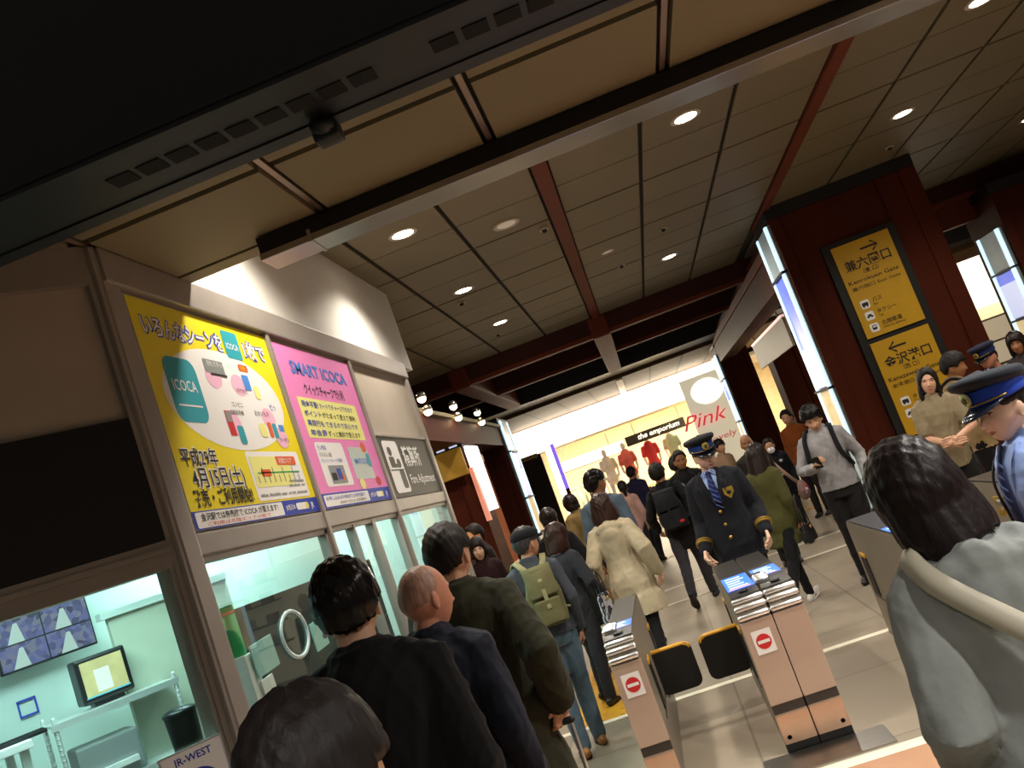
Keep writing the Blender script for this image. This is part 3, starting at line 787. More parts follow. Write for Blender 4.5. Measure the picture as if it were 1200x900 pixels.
# spot lights on the left lintel
M_bulb = mat('warm_bulb', (1.0, .74, .42), .3, emit=16, vary=0)
for k, y in enumerate((10.0, 11.7, 13.4)):
    for q, dz in enumerate((.13, -.02)):
        t = thing('spot_light', ('upper' if q == 0 else 'lower') + ' spotlight bulb on the left brown lintel, %s of three pairs' % ('nearest', 'middle', 'farthest')[k], 'spotlight', (-2.16, y + .1 * q, 3.07 + dz), group='spotlights on the lintel')
        G().lathe((0, 0, 0), [(.02, .05), (.05, .03), (.06, -.02), (.05, -.02)], 14).obj('lamp_housing', M_steel, t, True)
        G().ell((0, 0, -.035), (.05, .05, .045)).obj('bulb', M_bulb, t, True)
        G().box(-.06, .0, -.01, .01, .02, .035).obj('bracket', M_black, t)
# bright hanging panel by the right lintel, banner, extra brown piers
t = thing('hanging_fascia', 'pale grey hanging fascia with pink light strip under the right lintel', 'fascia', (2.62, 15.5, 2.5))
G().box(-.02, .02, -1.6, 2.2, 0, .46).obj('fascia_panel', M_beige_panel, t)
G().box(-.03, .03, -1.6, 2.2, .46, .50).obj('pink_light', mat('pink_strip', (1, .6, .55), .4, emit=.8, vary=0), t)
for y in (-1.2, 1.8): G().box(-.01, .01, y - .01, y + .01, .48, .6).obj('hanger_rod', M_steel, t)
t = thing('banner', 'dark blue banner with gold flower shapes between far right pillars', 'banner', (2.97, 19.1, 1.4))
G().box(0, .5, 0, .03, 0, 1.35).obj('cloth', mat('banner_navy', '#141b33', .7), t)
F = Flat((0, -.004, 0), (1, 0, 0), (0, 0, 1), (0, -1, 0))
M_gold = mat('print_gold', '#b98a3c', .5, vary=.1)
for k, (u, v) in enumerate(((.15, 1.1), (.38, .82), (.18, .5), (.36, .2))):
    for j in range(5): F.disc(u + .06 * math.cos(j * 1.257), v + .06 * math.sin(j * 1.257), .045, .045, M_gold, 1 + j % 2, 14)
F.obj('flower_print', t)
t = thing('grey_panel', 'grey notice board standing under the navy flower banner', 'board', (2.97, 19.1, 0))
G().box(0, .5, 0, .05, 0, 1.4).obj('board', M_print_g, t); G().box(-.01, .51, -.01, .06, 1.05, 1.1).obj('cross_bar', M_black, t)
# left: lit poster, yellow band, bright shop shelf, grey panel
t = thing('lit_poster', 'tall white backlit poster with blue writing on the left brown pillar', 'poster', (-2.28, 12.1, 0))
G().box(-.02, .03, .04, .86, 1.72, 2.66).obj('light_box', mat('backlit_white', (.95, 1, 1), .4, emit=2.0, vary=0), t)
G().box(-.02, .035, -.10, .035, 1.6, 2.35).obj('pink_edge', mat('pink_edge', '#e8937f', .4, emit=.4, vary=0), t)
F = Flat((.032, .04, 1.72), (0, 1, 0), (0, 0, 1), (1, 0, 0))
for k, s in enumerate(('北', '陸', '旅')): F.text(s, .3, .66 - k * .24, .17, M_print_lb, 1, .01)
F.obj('poster_writing', t)
t = thing('shop_band', 'mustard yellow shop sign band under the left lintel', 'shop sign', (-3.4, 11.9, 2.28))
G().box(0, 1.1, 0, .08, 0, .38, bev=.01).obj('band', mat('mustard', '#a8802a', .5, emit=.12), t)
for k in range(6): G().box(.06 + k * .18, .17 + k * .18, -.01, .02, .40, .45).obj('lamp_strip', M_glowpale, t)
t = thing('shop_shelf', 'brightly lit souvenir shelf glimpsed past the end of the office wall', 'shelf', (-2.75, 8.7, 0))
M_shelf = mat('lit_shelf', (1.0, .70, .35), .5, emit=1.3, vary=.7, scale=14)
for z in (.5, .85, 1.2, 1.55, 1.9): G().box(0, .7, 0, .35, z, z + .03).obj('shelf_board', M_white_wall, t)
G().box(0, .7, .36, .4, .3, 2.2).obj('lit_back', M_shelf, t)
for x in (0, .68): G().box(x, x + .02, 0, .38, 0, 2.25).obj('side_panel', M_white_wall, t)
k = 0
for z in (.53, .88, 1.23, 1.58, 1.93):
    for i in range(5):
        x = -2.68 + i * .13
        o = G().box(-.05, .05, -.05, .05, 0, .16 + .03 * ((i + k) % 3), bev=.008).obj('souvenir_box', [M_print_r, M_print_o, M_print_w, M_print_y, M_gold][(i * 2 + k) % 5])
        o.location = (x, 8.8, z); tag(o, 'souvenir box on the bright shop shelf past the office wall', 'box', 'souvenir boxes on the lit shelf')
    k += 1
# side walls of the hall beyond
g = G(); g.box(-5.2, -5.0, 7.6, 31, 0, 4.6); struct('wall_left', g, M_brown)
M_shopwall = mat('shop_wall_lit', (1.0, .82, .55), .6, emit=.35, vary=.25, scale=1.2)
g = G(); g.box(8.4, 8.6, 11, 31, 0, 4.6); struct('wall_right', g, M_dbrown)
# right-hand bright shop seen between pillars
t = thing('bright_shop', 'bright warm shop front with orange poster seen right of the sign pillar', 'shop', (5.0, 16.5, 0))
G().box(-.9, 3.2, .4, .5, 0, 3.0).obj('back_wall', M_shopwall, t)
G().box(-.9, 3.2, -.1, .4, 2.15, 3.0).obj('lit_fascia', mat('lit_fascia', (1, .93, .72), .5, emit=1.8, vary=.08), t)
for z in (.7, 1.1, 1.5, 1.9): G().box(-.9, 3.2, .1, .4, z, z + .03).obj('shelf_board', M_soffit, t)
G().box(.25, .75, -.14, -.1, 1.2, 2.0).obj('orange_poster', mat('orange_poster', (1, .5, .12), .5, emit=.5, vary=.1), t)
for i in range(16):
    z = (.73, 1.13, 1.53, 1.93)[i % 4]
    o = G().box(-.11, .11, -.08, .08, 0, .18, bev=.01).obj('goods_box', [M_print_w, M_print_o, M_gold, M_print_r, M_print_g][i % 5])
    o.location = (4.3 + (i // 4) * .5, 16.72, z); tag(o, 'boxed goods on the shelves of the bright shop right of the pillar', 'box', 'goods in the right shop')
t = thing('bright_shop', 'bright shop window between second and third right pillars', 'shop', (4.0, 22.0, 0))
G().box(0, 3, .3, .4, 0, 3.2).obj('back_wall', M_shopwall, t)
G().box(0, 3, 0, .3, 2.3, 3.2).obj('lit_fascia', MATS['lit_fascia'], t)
G().box(.0, 1.2, -.05, 0, 1.2, 1.95).obj('orange_poster', MATS['orange_poster'], t)
# white lit panels above right between the cross beams
t = thing('lit_ceiling_panel', 'long cream lit panel between red beams at upper right', 'ceiling light', (5.75, 15.6, 3.86))
G().box(.35, 4.2, 0, .1, 0, .42).obj('diffuser', mat('cream_lit', (1, .86, .66), .5, emit=.85, vary=.1, scale=1), t)
G().box(-.25, .22, 0, .1, 0, .42).obj('white_end', mat('white_lit', (.85, .92, 1), .5, emit=.9, vary=0), t)
g = G(); g.box(4.6, 12, 13.6, 13.75, 3.28, 3.62); struct('ceiling_drop_beam', g, M_red)

# ---- far store
M_blow = mat('store_fascia_light', (1.0, .93, .76), .5, emit=3.2, vary=0)
M_cream = mat('store_cream', '#e5d3a8', .6, vary=.08)
YS = 25.0
g = G(); g.box(-5, 9, YS + 5.0, YS + 5.1, 0, 3.5); struct('wall_far_store', g, M_cream)
t = thing('store_fascia', 'long blazing white store fascia across the far end of the hall', 'fascia', (-3.6, YS, 2.78))
G().box(0, 6.4, 0, .25, 0, .735).obj('lit_face', M_blow, t)
G().box(0, 6.4, .0, .3, -.06, 0).obj('lower_lip', M_cream, t)
t = thing('store_fascia', 'lower glowing cream store sign strip below the white fascia', 'fascia', (-2.5, YS + .6, 2.05))
G().box(0, 2.0, 0, .15, 0, .28).obj('lit_face', mat('cream_light', (1, .95, .8), .5, emit=3, vary=0), t); G().box(0, 2.0, 0, .16, -.03, 0).obj('lower_lip', M_cream, t)
for x in (.3, 1.6): G().box(x - .01, x + .01, .05, .07, .28, 1.26).obj('hanger_rod', M_steel, t)
g = G(); g.box(-5, 9, YS + .3, YS + 5, 3.3, 3.4); struct('ceiling_store', g, M_white_wall)
for k in range(6):
    t = thing('store_light', 'warm lamp in the far store ceiling, %s from the left' % ['first', 'second', 'third', 'fourth', 'fifth', 'sixth'][k], 'ceiling light', (-3 + k * 1.3, YS + 2.0, 3.3), group='store lamps')
    G().lathe((0, 0, 0), [(.12, -.04), (.16, -.02), (.16, 0)], 16).obj('rim', M_print_w, t, True)
    G().lathe((0, 0, -.03), [(.02, -.025), (.11, -.015), (.11, 0)], 16).obj('bulb', M_bulb, t, True)
    ld = bpy.data.lights.new('store_lamp', 'AREA'); ld.size = .8; ld.energy = 170; ld.color = (1, .84, .6)
    lo = bpy.data.objects.new('store_lamp', ld); COL.objects.link(lo); lo.location = (-3 + k * 1.3, YS + 2.0, 3.2)
t = thing('black_partition', 'tall black board standing at the left of the bright store', 'board', (-3.5, 24.0, 0))
G().box(0, .86, 0, .1, 0, 2.72, bev=.01).obj('board', M_black, t); G().box(0, .78, -.02, .12, 2.64, 2.76).obj('top_rail', M_soffit, t)
t = thing('store_side_display', 'lit white strip display with violet edge right of the black board', 'display', (-2.5, 24.1, 0))
G().box(0, .16, 0, .1, 0, 2.8).obj('strip', mat('white_strip', (1, .95, .85), .5, emit=1.6, vary=.5, scale=9), t)
G().box(.17, .27, -.01, .08, 1.6, 2.85).obj('violet_strip', mat('violet_strip', (.25, .15, .9), .5, emit=.9, vary=.1), t)
G().box(.17, .27, -.01, .08, 0, 1.6).obj('post', M_dbrown, t)
# name sign and red script sign
t = thing('store_name_sign', 'dark store sign with slanted white lettering beneath the fascia', 'sign', (-.42, YS + .2, 2.1))
G().box(0, 1.7, 0, .06, 0, .27).obj('sign_panel', M_signdark, t)
for x in (.3, 1.6): G().box(x - .01, x + .01, .02, .04, .27, .63).obj('hanger_rod', M_steel, t)
F = Flat((0, -.004, 0), (1, 0, 0), (0, 0, 1), (0, -1, 0)); F.text('the emporium', .35, .09, .2, mat('sign_glow', (1, .97, .88), .5, emit=1.2, vary=0), 1, .02, 1.2, shear=.3); F.obj('lettering', t)
t = thing('pink_sign', 'white panel with big slanted red word Pink at the store right', 'sign', (1.07, YS - 1.2, 1.0))
G().box(.35, 1.4, .03, .08, -1.0, 2.2).obj('sign_panel', mat('pale_panel', '#efe9cf', .5, emit=.45, vary=.05), t)
G().ell((.95, .02, 1.75), (.42, .03, .33)).obj('white_disc', mat('disc_glow', (1, .97, .9), .5, emit=1.2, vary=0), t, True)
M_redglow = mat('red_letters', (.85, .06, .10), .5, emit=.5, vary=0)
F = Flat((0, -.03, 0), (1, 0, 0), (0, 0, 1), (0, -1, 0), .004); F.text('Pink', .05, .93, .52, M_redglow, 1, .0, 1.2, shear=.4); F.obj('red_lettering', t)
F = Flat((0, -.01, 0), (1, 0, 0), (0, 0, 1), (0, -1, 0), .004); F.text('lovely', .55, .45, .22, mat('pink_letters', '#e08a86', .5, emit=.2, vary=0), 1, .01, .75, shear=.2); F.obj('pink_lettering', t)
# mannequins
M_mann = mat('mannequin_white', '#f4efe4', .4, vary=.02)
def mannequin(x, y, label, top, z=0.35):
    t = thing('mannequin', label, 'mannequin', (x, y, .55), group='store mannequins')
    g = G(); g.ell((0, 0, 1.62), (.075, .09, .115)); g.tube([(0, 0, 1.5), (0, 0, 1.38)], [.045, .05]); g.tube([(0, 0, 1.42), (0, 0, 1.25), (0, 0, 1.05), (0, 0, .92)], [.12, .16, .12, .15], sq=(.65, 1))
    for s in (-1, 1):
        g.tube([(s * .17, 0, 1.38), (s * .22, 0, 1.12), (s * .2, -.06, .9)], [.05, .04, .03]); g.tube([(s * .08, 0, .92), (s * .09, 0, .5), (s * .09, 0, .1)], [.085, .06, .04])
    link('figure', remesh(g, .02, 3), t, True).data.materials.append(M_mann)
    if top:
        g = G(); g.tube([(0, 0, 1.43), (0, 0, 1.25), (0, 0, 1.05), (0, 0, .86)], [.13, .175, .14, .19], sq=(.7, 1))
        for s in (-1, 1): g.tube([(s * .17, 0, 1.38), (s * .21, 0, 1.16)], [.065, .06])
        link('top', remesh(g, .02, 3), t, True).data.materials.append(top)
    G().lathe((0, 0, 0), [(.24, -.55), (.24, 0), (.2, 0), (.2, .02), (.03, .04), (.02, .12)], 18).obj('stand', M_print_w, t, True)
M_redtop = mat('red_top', '#d3343a', .7)
mannequin(.12, YS + .35, 'white mannequin in a red top under the dark name sign', M_redtop)
mannequin(-.55, YS + .2, 'white mannequin in coral red blouse left of the one in red', mat('coral', '#e0685c', .7))
mannequin(-1.1, YS + .25, 'white mannequin in pale dress at the middle of the store', mat('pale_dress', '#efe6d0', .7))
mannequin(.75, YS + .7, 'white mannequin in grey green top right of the one in red', mat('sage', '#9aa48a', .7))
# clothes racks with garments
for k, x in enumerate((-2.0, 1.9)):
    t = thing('clothes_rack', 'clothes rail in the store, %s' % ('left near the glowing strip' if k == 0 else 'right behind the red word'), 'clothes rack', (x, YS + 1.6, 0))
    g = G(); g.tube([(-.6, 0, 0), (-.6, 0, 1.5)], .02); g.tube([(.6, 0, 0), (.6, 0, 1.5)], .02); g.tube([(-.62, 0, 1.5), (.62, 0, 1.5)], .02); g.obj('frame', M_steel, t, True)
    for i in range(8):
        o = tag(G().tube([(0, 0, 1.44), (0, 0, 1.36), (0, 0, .8)], [.03, .2, .22], sq=(1, .15), n=14).obj('hanging_garment', [M_redtop, M_cream, M_print_w, MATS['sage'], M_print_k, MATS['coral'], M_gold, M_print_lp][i], None, True), 'garment hanging on the %s store rail' % ('left' if k == 0 else 'right'), 'garment', 'garments on the rails')
        o.location = (x - .52 + i * .15, YS + 1.6, 0)
for k, (x, c) in enumerate(((-1.6, '#8b6a38'), (.3, '#c9b07a'))):
    t = thing('display_table', 'wooden display table in the far store, %s' % ('left' if k == 0 else 'right of the mannequins'), 'table', (x, YS + 2.6, 0))
    G().box(-.6, .6, -.35, .35, .82, .88).obj('table_top', mat('table_wood%d' % k, c, .5), t)
    for sx_ in (-.55, .55):
        for sy_ in (-.3, .3): G().box(sx_ - .03, sx_ + .03, sy_ - .03, sy_ + .03, 0, .82).obj('leg', M_dbrown, t)

# ---- guidance signs on the big pillar
M_signy = mat('sign_yellow', '#c59712', .5, vary=.03, emit=.03)
M_signy.node_tree.nodes['Principled BSDF'].inputs['Emission Color'].default_value = (*srgb('#c59712'), 1)
YC = 10.6
g = G(); g.box(2.66, 3.50, YC - .05, YC - .0, .7, 3.24); o = struct('column_sign_backing', g, M_black)
def guide(label, z0, z1, arrow, jp, sub, en, small, rows):
    t = thing('guide_sign', label, 'sign', (2.75, YC - .06, z0))
    W, H = .66, z1 - z0
    G().box(0, W, -.012, .012, 0, H).obj('sign_panel', M_signy, t)
    F = Flat((0, -.014, 0), (1, 0, 0), (0, 0, 1), (0, -1, 0), .0012)
    cx, cy = (.40, H - .115) if arrow > 0 else (.27, H - .115)
    F.rect(cx - .1, cy - .011, cx + .095, cy + .011, M_print_k, 1)
    for s in (-1, 1):
        x = cx + arrow * .1
        F.poly([(x, cy), (x - arrow * .016, cy + s * .018), (x - arrow * .075, cy + s * .07), (x - arrow * .075, cy + s * .045)][::(1 if s * arrow < 0 else -1)], M_print_k, 2)
    F.text(jp, .33, H - .31, .135, M_print_k, 1, .015, .52, 'c'); F.text(sub, .33, H - .385, .06, M_print_k, 1, .006, None, 'c')
    F.text(en, .04, H - .47, .066, M_print_k, 1, .006, .57); F.text(small, .05, H - .545, .05, M_print_k, 1, 0, .55)
    for k, (jp_, en_) in enumerate(rows):
        v = H - .72 - k * .14
        F.rect(.07, v - .05, .17, v + .05, M_print_w, 1, .02)
        if k == 0: F.rect(.085, v - .02, .155, v + .02, M_print_k, 2, .008); F.disc(.10, v - .024, .01, .01, M_print_k, 3); F.disc(.14, v - .024, .01, .01, M_print_k, 3)
        elif k == 1: F.rect(.085, v - .02, .155, v + .0, M_print_k, 2, .006); F.rect(.10, v, .14, v + .018, M_print_k, 2); F.disc(.12, v - .02, .012, .012, M_print_w, 3)
        else: F.rect(.095, v - .025, .145, v + .028, M_print_k, 2, .01); F.rect(.102, v + .002, .138, v + .02, M_print_w, 3)
        F.text(jp_, .21, v + .0, .058, M_print_k, 1, .008); F.text(en_, .21, v - .042, .034, M_print_k, 1)
    F.obj('sign_print', t)
guide('upper yellow sign on the brown pillar, black arrow pointing right', 2.08, 3.18, 1, '兼六園口', '（東 口）', 'Kenrokuen Gate', '兼六园口 East Gate',
      (('バス', 'Bus'), ('タクシー', 'Taxi'), ('北陸鉄道', 'Hokuriku Railroad')))
guide('lower yellow sign on the brown pillar, black arrow pointing left', .92, 2.02, -1, '金沢港口', '（西 口）', 'Kanazawako Gate', '金泽港口 West Gate', (('タクシー', 'Taxi'), ('バス', 'Bus')))

# ================================================================== DOWNLIGHTS
M_lens = mat('downlight_lens', (1.0, .84, .64), .4, emit=22, vary=0)
M_lensoff = mat('downlight_off', '#cfc4b4', .4, vary=0, emit=.15)
def downlight(x, y, label, z=ZC, on=True, power=LAMP, r=.095, cone=140):
    t = thing('downlight', label, 'ceiling light', (x, y, z), group='recessed ceiling downlights')
    G().lathe((0, 0, 0), [(r * .88, .0), (r * .9, -.006), (r * 1.22, -.005), (r * 1.25, .0)], 32).obj('trim_ring', M_beige_panel, t, True)
    G().lathe((0, 0, 0), [(.001, -.004), (r * .9, -.003), (r * .9, .002)], 32).obj('lens', M_lens if on else M_lensoff, t)
    if on:
        ld = bpy.data.lights.new('downlight_lamp', 'SPOT'); ld.energy = power; ld.color = WARM if z > 3.5 else (1.0, .95, .88); ld.spot_size = rad(cone); ld.spot_blend = .6; ld.shadow_soft_size = .09
        lo = bpy.data.objects.new('downlight_lamp', ld); COL.objects.link(lo); lo.location = (x, y, z - .03)
downlight(-1.14, 6.57, 'lit downlight nearest the office wall, just beyond the steel bar', power=LAMP * 1.2)
downlight(-1.15, 8.92, 'lit downlight above the far end of the office wall')
downlight(1.12, 6.51, 'lit downlight right of the middle red beam, just beyond the steel bar', power=LAMP * 1.2)
downlight(3.37, 8.76, 'lit downlight above the sign pillar')
downlight(3.31, 6.55, 'lit downlight cut by the top edge at the right')
downlight(1.11, 11.17, 'lit downlight near the dark cross beams, right of the middle beam', cone=165)
downlight(-.42, 7.34, 'unlit ceiling disc left of the middle red beam', on=False)
downlight(.37, 9.67, 'small dim ceiling disc right of the middle beam', on=False, r=.06)
downlight(-3.4, 10.3, 'added unseen downlight above the souvenir shelf beyond the office wall')  # out of view, added to brighten the brown pillars on the left
downlight(-1.14, 11.2, 'lit downlight farthest along the left, hidden behind the dark beams', power=LAMP * 1.3, cone=172)
for k, (x, y, w) in enumerate(((-1.14, 4.3, 'above the posters'), (1.12, 4.3, 'above the front of the gates'), (3.35, 4.3, 'above the far right gate'))):
    downlight(x, y, 'lit downlight hidden behind the steel bar, ' + w, power=LAMP * 1.5)
for k, (x, y) in enumerate(((5.6, 6.55), (5.6, 8.8), (5.6, 11.2))):
    downlight(x, y, 'lit downlight to the right of the frame, %s' % ('near', 'middle', 'far')[k])
for k, (x, y) in enumerate(((-.5, -.6), (1.75, 2.75), (3.3, 2.75), (1.6, .2))):  # unseen lamps added to light the people near the camera
    downlight(x, y, 'added unseen downlight in the low ceiling outside the frame, %s' % ('behind us', 'over the grey coat woman', 'right of the grey coat woman', 'behind us to the right')[k], z=ZS, power=LAMP * (.8, 1.7, 1.5, 1.6)[k])
# light of the shops reaching the hall
for (x, y, z, w, e, c) in ((-.5, 24.9, 3.1, 5.5, 170, (1, .88, .66)),):
    ld = bpy.data.lights.new('fascia_light', 'AREA'); ld.shape = 'RECTANGLE'; ld.size = w; ld.size_y = .6; ld.energy = e; ld.color = c
    lo = bpy.data.objects.new('fascia_light', ld); COL.objects.link(lo); lo.location = (x, y, z); lo.rotation_euler = (rad(-70), 0, 0)

# ================================================================== TICKET GATES
M_gate = mat('gate_bronze', '#c2ab9a', .42, metal=.25, vary=.05, scale=3)
M_gatedk = mat('gate_dark', '#3f3d3b', .35, metal=.2, vary=.05)
M_gateside = mat('gate_side', '#8c8172', .45, metal=.2, vary=.05, scale=3)
M_gatebase = mat('gate_base_steel', '#cfae96', .3, metal=.7, vary=.06)
M_screen = mat('gate_screen', (.06, .20, .85), .3, emit=.9, vary=.15, scale=20)
M_scrw = mat('gate_screen_white', (.8, .88, 1), .3, emit=.9, vary=0)
M_scrp = mat('gate_screen_pink', (.9, .35, .5), .3, emit=.6, vary=0)
def gate_unit(name, label, x0, x1, yf, yb, noentry=False, sides=(-1, 1), scr=(.24, .72), extra=0, pad=True, group='ticket gates'):
    """yf front (towards the camera) face; flat reader deck behind a rounded chrome nose"""
    cx = (x0 + x1) / 2; w = x1 - x0
    t = thing(name, label, 'ticket gate', (cx, yf, 0), group=group)
    L = yb - yf; h = w / 2
    prof = [(0.0, .26), (0.0, .70), (.03, .775), (.10, .812), (.30, .82), (L - .03, .80), (L, .77), (L, .0), (.05, .0), (.05, .12), (0.0, .12), (0, .2), (.012, .2), (.012, .26)]
    G().prism([(y, z) for y, z in prof], 'x', -h + .004, h - .004).obj('body', M_gateside, t)
    G().box(-h, h, -.012, .01, .255, .70, bev=.006).obj('front_panel', M_gate, t)
    G().box(-h, h, -.014, .012, .05, .205, bev=.008).obj('kick_panel', M_gatebase, t)
    G().box(-h + .002, h - .002, -.002, .02, .205, .255).obj('dark_band', M_gatedk, t)
    G().box(-h + .001, h - .001, .002, .06, 0.0, .05).obj('plinth', M_black, t)
    for s in ((-1,) if sides == (-1,) else (1,)):
        g = G(); g.lathe((s * (h - .035), -.014, .085), [(.002, -.008), (.012, -.006), (.012, .0)], 14, R=[[1, 0, 0], [0, 0, -1], [0, 1, 0]])
        g.obj('lock', M_gatedk, t, True)
    for k, (y, z) in enumerate(((-.006, .725), (.018, .768), (.056, .802))):
        g = G(); g.tube([(-h + .012, y, z), (h - .012, y, z)], .016, 14)
        g.obj('chrome_roll', M_chrome, t, True)
    G().prism([(.085, .816), (.3, .824), (L - .05, .806), (L - .05, .812), (.3, .832), (.085, .824)], 'x', -h + .006, h - .006).obj('reader_deck', M_gatedk, t)
    def zd(y): return .832 - max(0, y - .3) * .0153
    g = G(); y0, y1 = scr
    def deck(u0, u1, a, b, M, lift): g.add([(u0, a, zd(a) + lift), (u1, a, zd(a) + lift), (u1, b, zd(b) + lift), (u0, b, zd(b) + lift)], [(0, 1, 2, 3)], M)
    deck(-h + .010, h - .010, y0, y1, M_screen, .0015)
    n = 6; dy = (y1 - y0) / n
    for k in range(n - 1): deck(-h + .028, h - .04 - .014 * (k % 3), y0 + dy * (k + .8), y0 + dy * (k + 1.15), M_scrw, .0025)
    deck(-h + .02, h - .03, y0 + dy * .2, y0 + dy * .5, M_scrp, .0025)
    g.obj('screen', None, t, fixn=False)
    if pad: G().lathe((0, .155, zd(.155)), [(.026, -.002), (.03, .004), (.02, .006)], 20).obj('touch_pad', M_board, t, True)
    if extra:
        for k in range(3): G().tube([(extra * h - extra * .004, .26 + .07 * k, zd(.3) + .008), (extra * h - extra * .06, .26 + .07 * k, zd(.3) + .008)], .018, 12).obj('chrome_roll', M_chrome, t, True)
        G().box(min(extra * h - extra * .005, extra * h - extra * .06), max(extra * h - extra * .005, extra * h - extra * .06), .22, .62, zd(.4) - .03, zd(.4) + .002).obj('side_housing', M_gatedk, t)
    for s in sides:
        for y in (.42, 1.46):
            G().box(s * h - .003, s * h + .003, y, y + .15, .30, .565).obj('flap_recess', M_black, t)
            G().box(s * h - .004, s * h + .004, y, y + .15, .565, .59).obj('yellow_edge', M_yellow, t)
        for k in range(2):
            G().box(s * h - .003, s * h + .003, .9 + .22 * k, .92 + .22 * k, .32 - .14 * k, .35 - .14 * k).obj('side_sensor', M_black, t)
        G().box(s * h - .003, s * h + .002, .30, L - .08, .28, .284).obj('side_seam', M_gatedk, t)
    if noentry:
        F = Flat((-.052, -.0145, .52), (1, 0, 0), (0, 0, 1), (0, -1, 0), .001)
        F.rect(0, 0, .104, .125, M_print_w, 0, .005); F.disc(.052, .0625, .04, .04, M_print_r, 1); F.rect(.02, .054, .084, .071, M_print_w, 2)
        F.obj('no_entry_sticker', t)
    return t
gate_unit('ticket_gate', 'left narrow bronze ticket gate with red no entry sticker', -.585, -.415, 5.0, 6.66, noentry=True, extra=-1, scr=(.30, .52))
gate_unit('ticket_gate', 'left half of the paired gate in front of the officer, red sticker', .14, .315, 5.0, 6.66, noentry=True, sides=(-1,), scr=(.24, .80))
gate_unit('ticket_gate', 'right half of the paired gate in front of the officer, no sticker', .319, .495, 5.0, 6.66, sides=(1,), extra=-1, scr=(.42, .78))
gate_unit('ticket_gate', 'right ticket gate beside the woman in the grey coat', 1.12, 1.33, 4.95, 6.66)
gate_unit('ticket_gate', 'far right ticket gate beside the policewoman in blue shirt', 1.95, 2.16, 5.0, 6.66)
# flaps closing the lane
def flap(label, x0, x1, y, z0, z1, hinge):
    t = thing('gate_flap', label, 'gate flap', ((x0 + x1) / 2, y, z0), group='closed gate flaps')
    w = (x1 - x0) / 2; h = z1 - z0; r = .05
    pts = []
    for cx, cz, a0 in ((w - r, r, -90), (w - r, h - r, 0), (-w + r, h - r, 90), (-w + r, r, 180)):
        for k in range(6): a = rad(a0 + 18 * k); pts.append((cx + r * math.cos(a), cz + r * math.sin(a)))
    G().prism(pts, 'y', -.018, .018).obj('pad', M_black, t)
    edge = [(-w + .02 + 0, h - .006), (w - .05, h - .006), (w - .02, h - .02), (w - .012, h - .035)] if hinge < 0 else [(w - .02, h - .006), (-w + .05, h - .006), (-w + .02, h - .02), (-w + .012, h - .035)]
    G().tube([(a, -.0, b) for a, b in edge], .014, 10, sq=(1, 1.5)).obj('yellow_rim', M_yellow, t, True)
    G().tube([(hinge * w, 0, .04), (hinge * w, 0, h - .06)], .012, 10).obj('hinge_rod', M_gatedk, t, True)
flap('left black flap closing the lane, hinged on the narrow gate', -.435, -.165, 5.9, .25, .53, -1)
flap('right black flap closing the lane, hinged on the paired gate', -.115, .155, 5.9, .25, .53, 1)

# ================================================================== PEOPLE
def rotx(a): c, s = math.cos(a), math.sin(a); return np.array([[1, 0, 0], [0, c, -s], [0, s, c]])
def rotz(a): c, s = math.cos(a), math.sin(a); return np.array([[c, -s, 0], [s, c, 0], [0, 0, 1]])
def roty(a): c, s = math.cos(a), math.sin(a); return np.array([[c, 0, s], [0, 1, 0], [-s, 0, c]])
def sstep(x): x = np.clip(x, 0, 1); return x * x * (3 - 2 * x)

def head_grid(nu=64, nv=48):
    th = np.linspace(0.02, PI - 0.02, nv)[:, None]; ph = np.linspace(0, 2 * PI, nu, endpoint=False)[None, :]
    x = np.sin(th) * np.cos(ph); y = np.sin(th) * np.sin(ph); z = np.cos(th) + 0 * ph
    return np.stack([x, y, z], -1)
def head_shape(D, female=False):
    """unit directions -> points of a head, +Y is the face; eyes at z=0"""
    x, y, z = D[..., 0], D[..., 1], D[..., 2]
    fem = 0.94 if female else 1.0
    t = np.clip(-z, 0, 1); u = np.clip(z, 0, 1)
    px = np.sign(x) * np.abs(x) ** 0.92 * .0765 * (1 - (.34 + (.04 if female else 0)) * t ** 1.6) * fem
    py = np.sign(y) * np.abs(y) ** .88 * .096
    py = np.where(y < 0, py * (1.03 - .42 * t ** 1.3), py * (1 - .10 * t ** 3))
    py = py + .012 * t
    pz = z * .118
    f = (y > 0)
    ax = np.abs(px)
    g = lambda a, b: np.exp(-(a / b) ** 2)
    nose = g(px, .0115) * np.clip((.012 - pz) / .045, 0, 1) * (pz > -.052) * sstep((pz + .052) / .014)
    py = py + f * (.024 * nose + .006 * g(px, .017) * g(pz + .036, .010))
    py = py + f * (-.0085 * g(ax - .031, .015) * g(pz - .004, .011))
    py = py + f * .004 * g(ax - .03, .025) * g(pz - .024, .008)
    py = py + f * .0055 * g(px, .021) * (g(pz + .062, .0055) + .9 * g(pz + .0725, .006)) - f * .003 * g(px, .02) * g(pz + .067, .003)
    py = py + f * .007 * g(px, .022) * g(pz + .100, .014)
    py = py + f * .004 * g(ax - .042, .018) * g(pz + .026, .02)
    return np.stack([px, py, pz], -1)
def grid_faces(nv, nu):
    F = []
    for j in range(nv - 1):
        for i in range(nu):
            a, b = j * nu + i, j * nu + (i + 1) % nu
            F.append((a, a + nu, b + nu, b))
    F.append(tuple(range(nu))); o = (nv - 1) * nu; F.append(tuple(range(o, o + nu))[::-1])
    return F

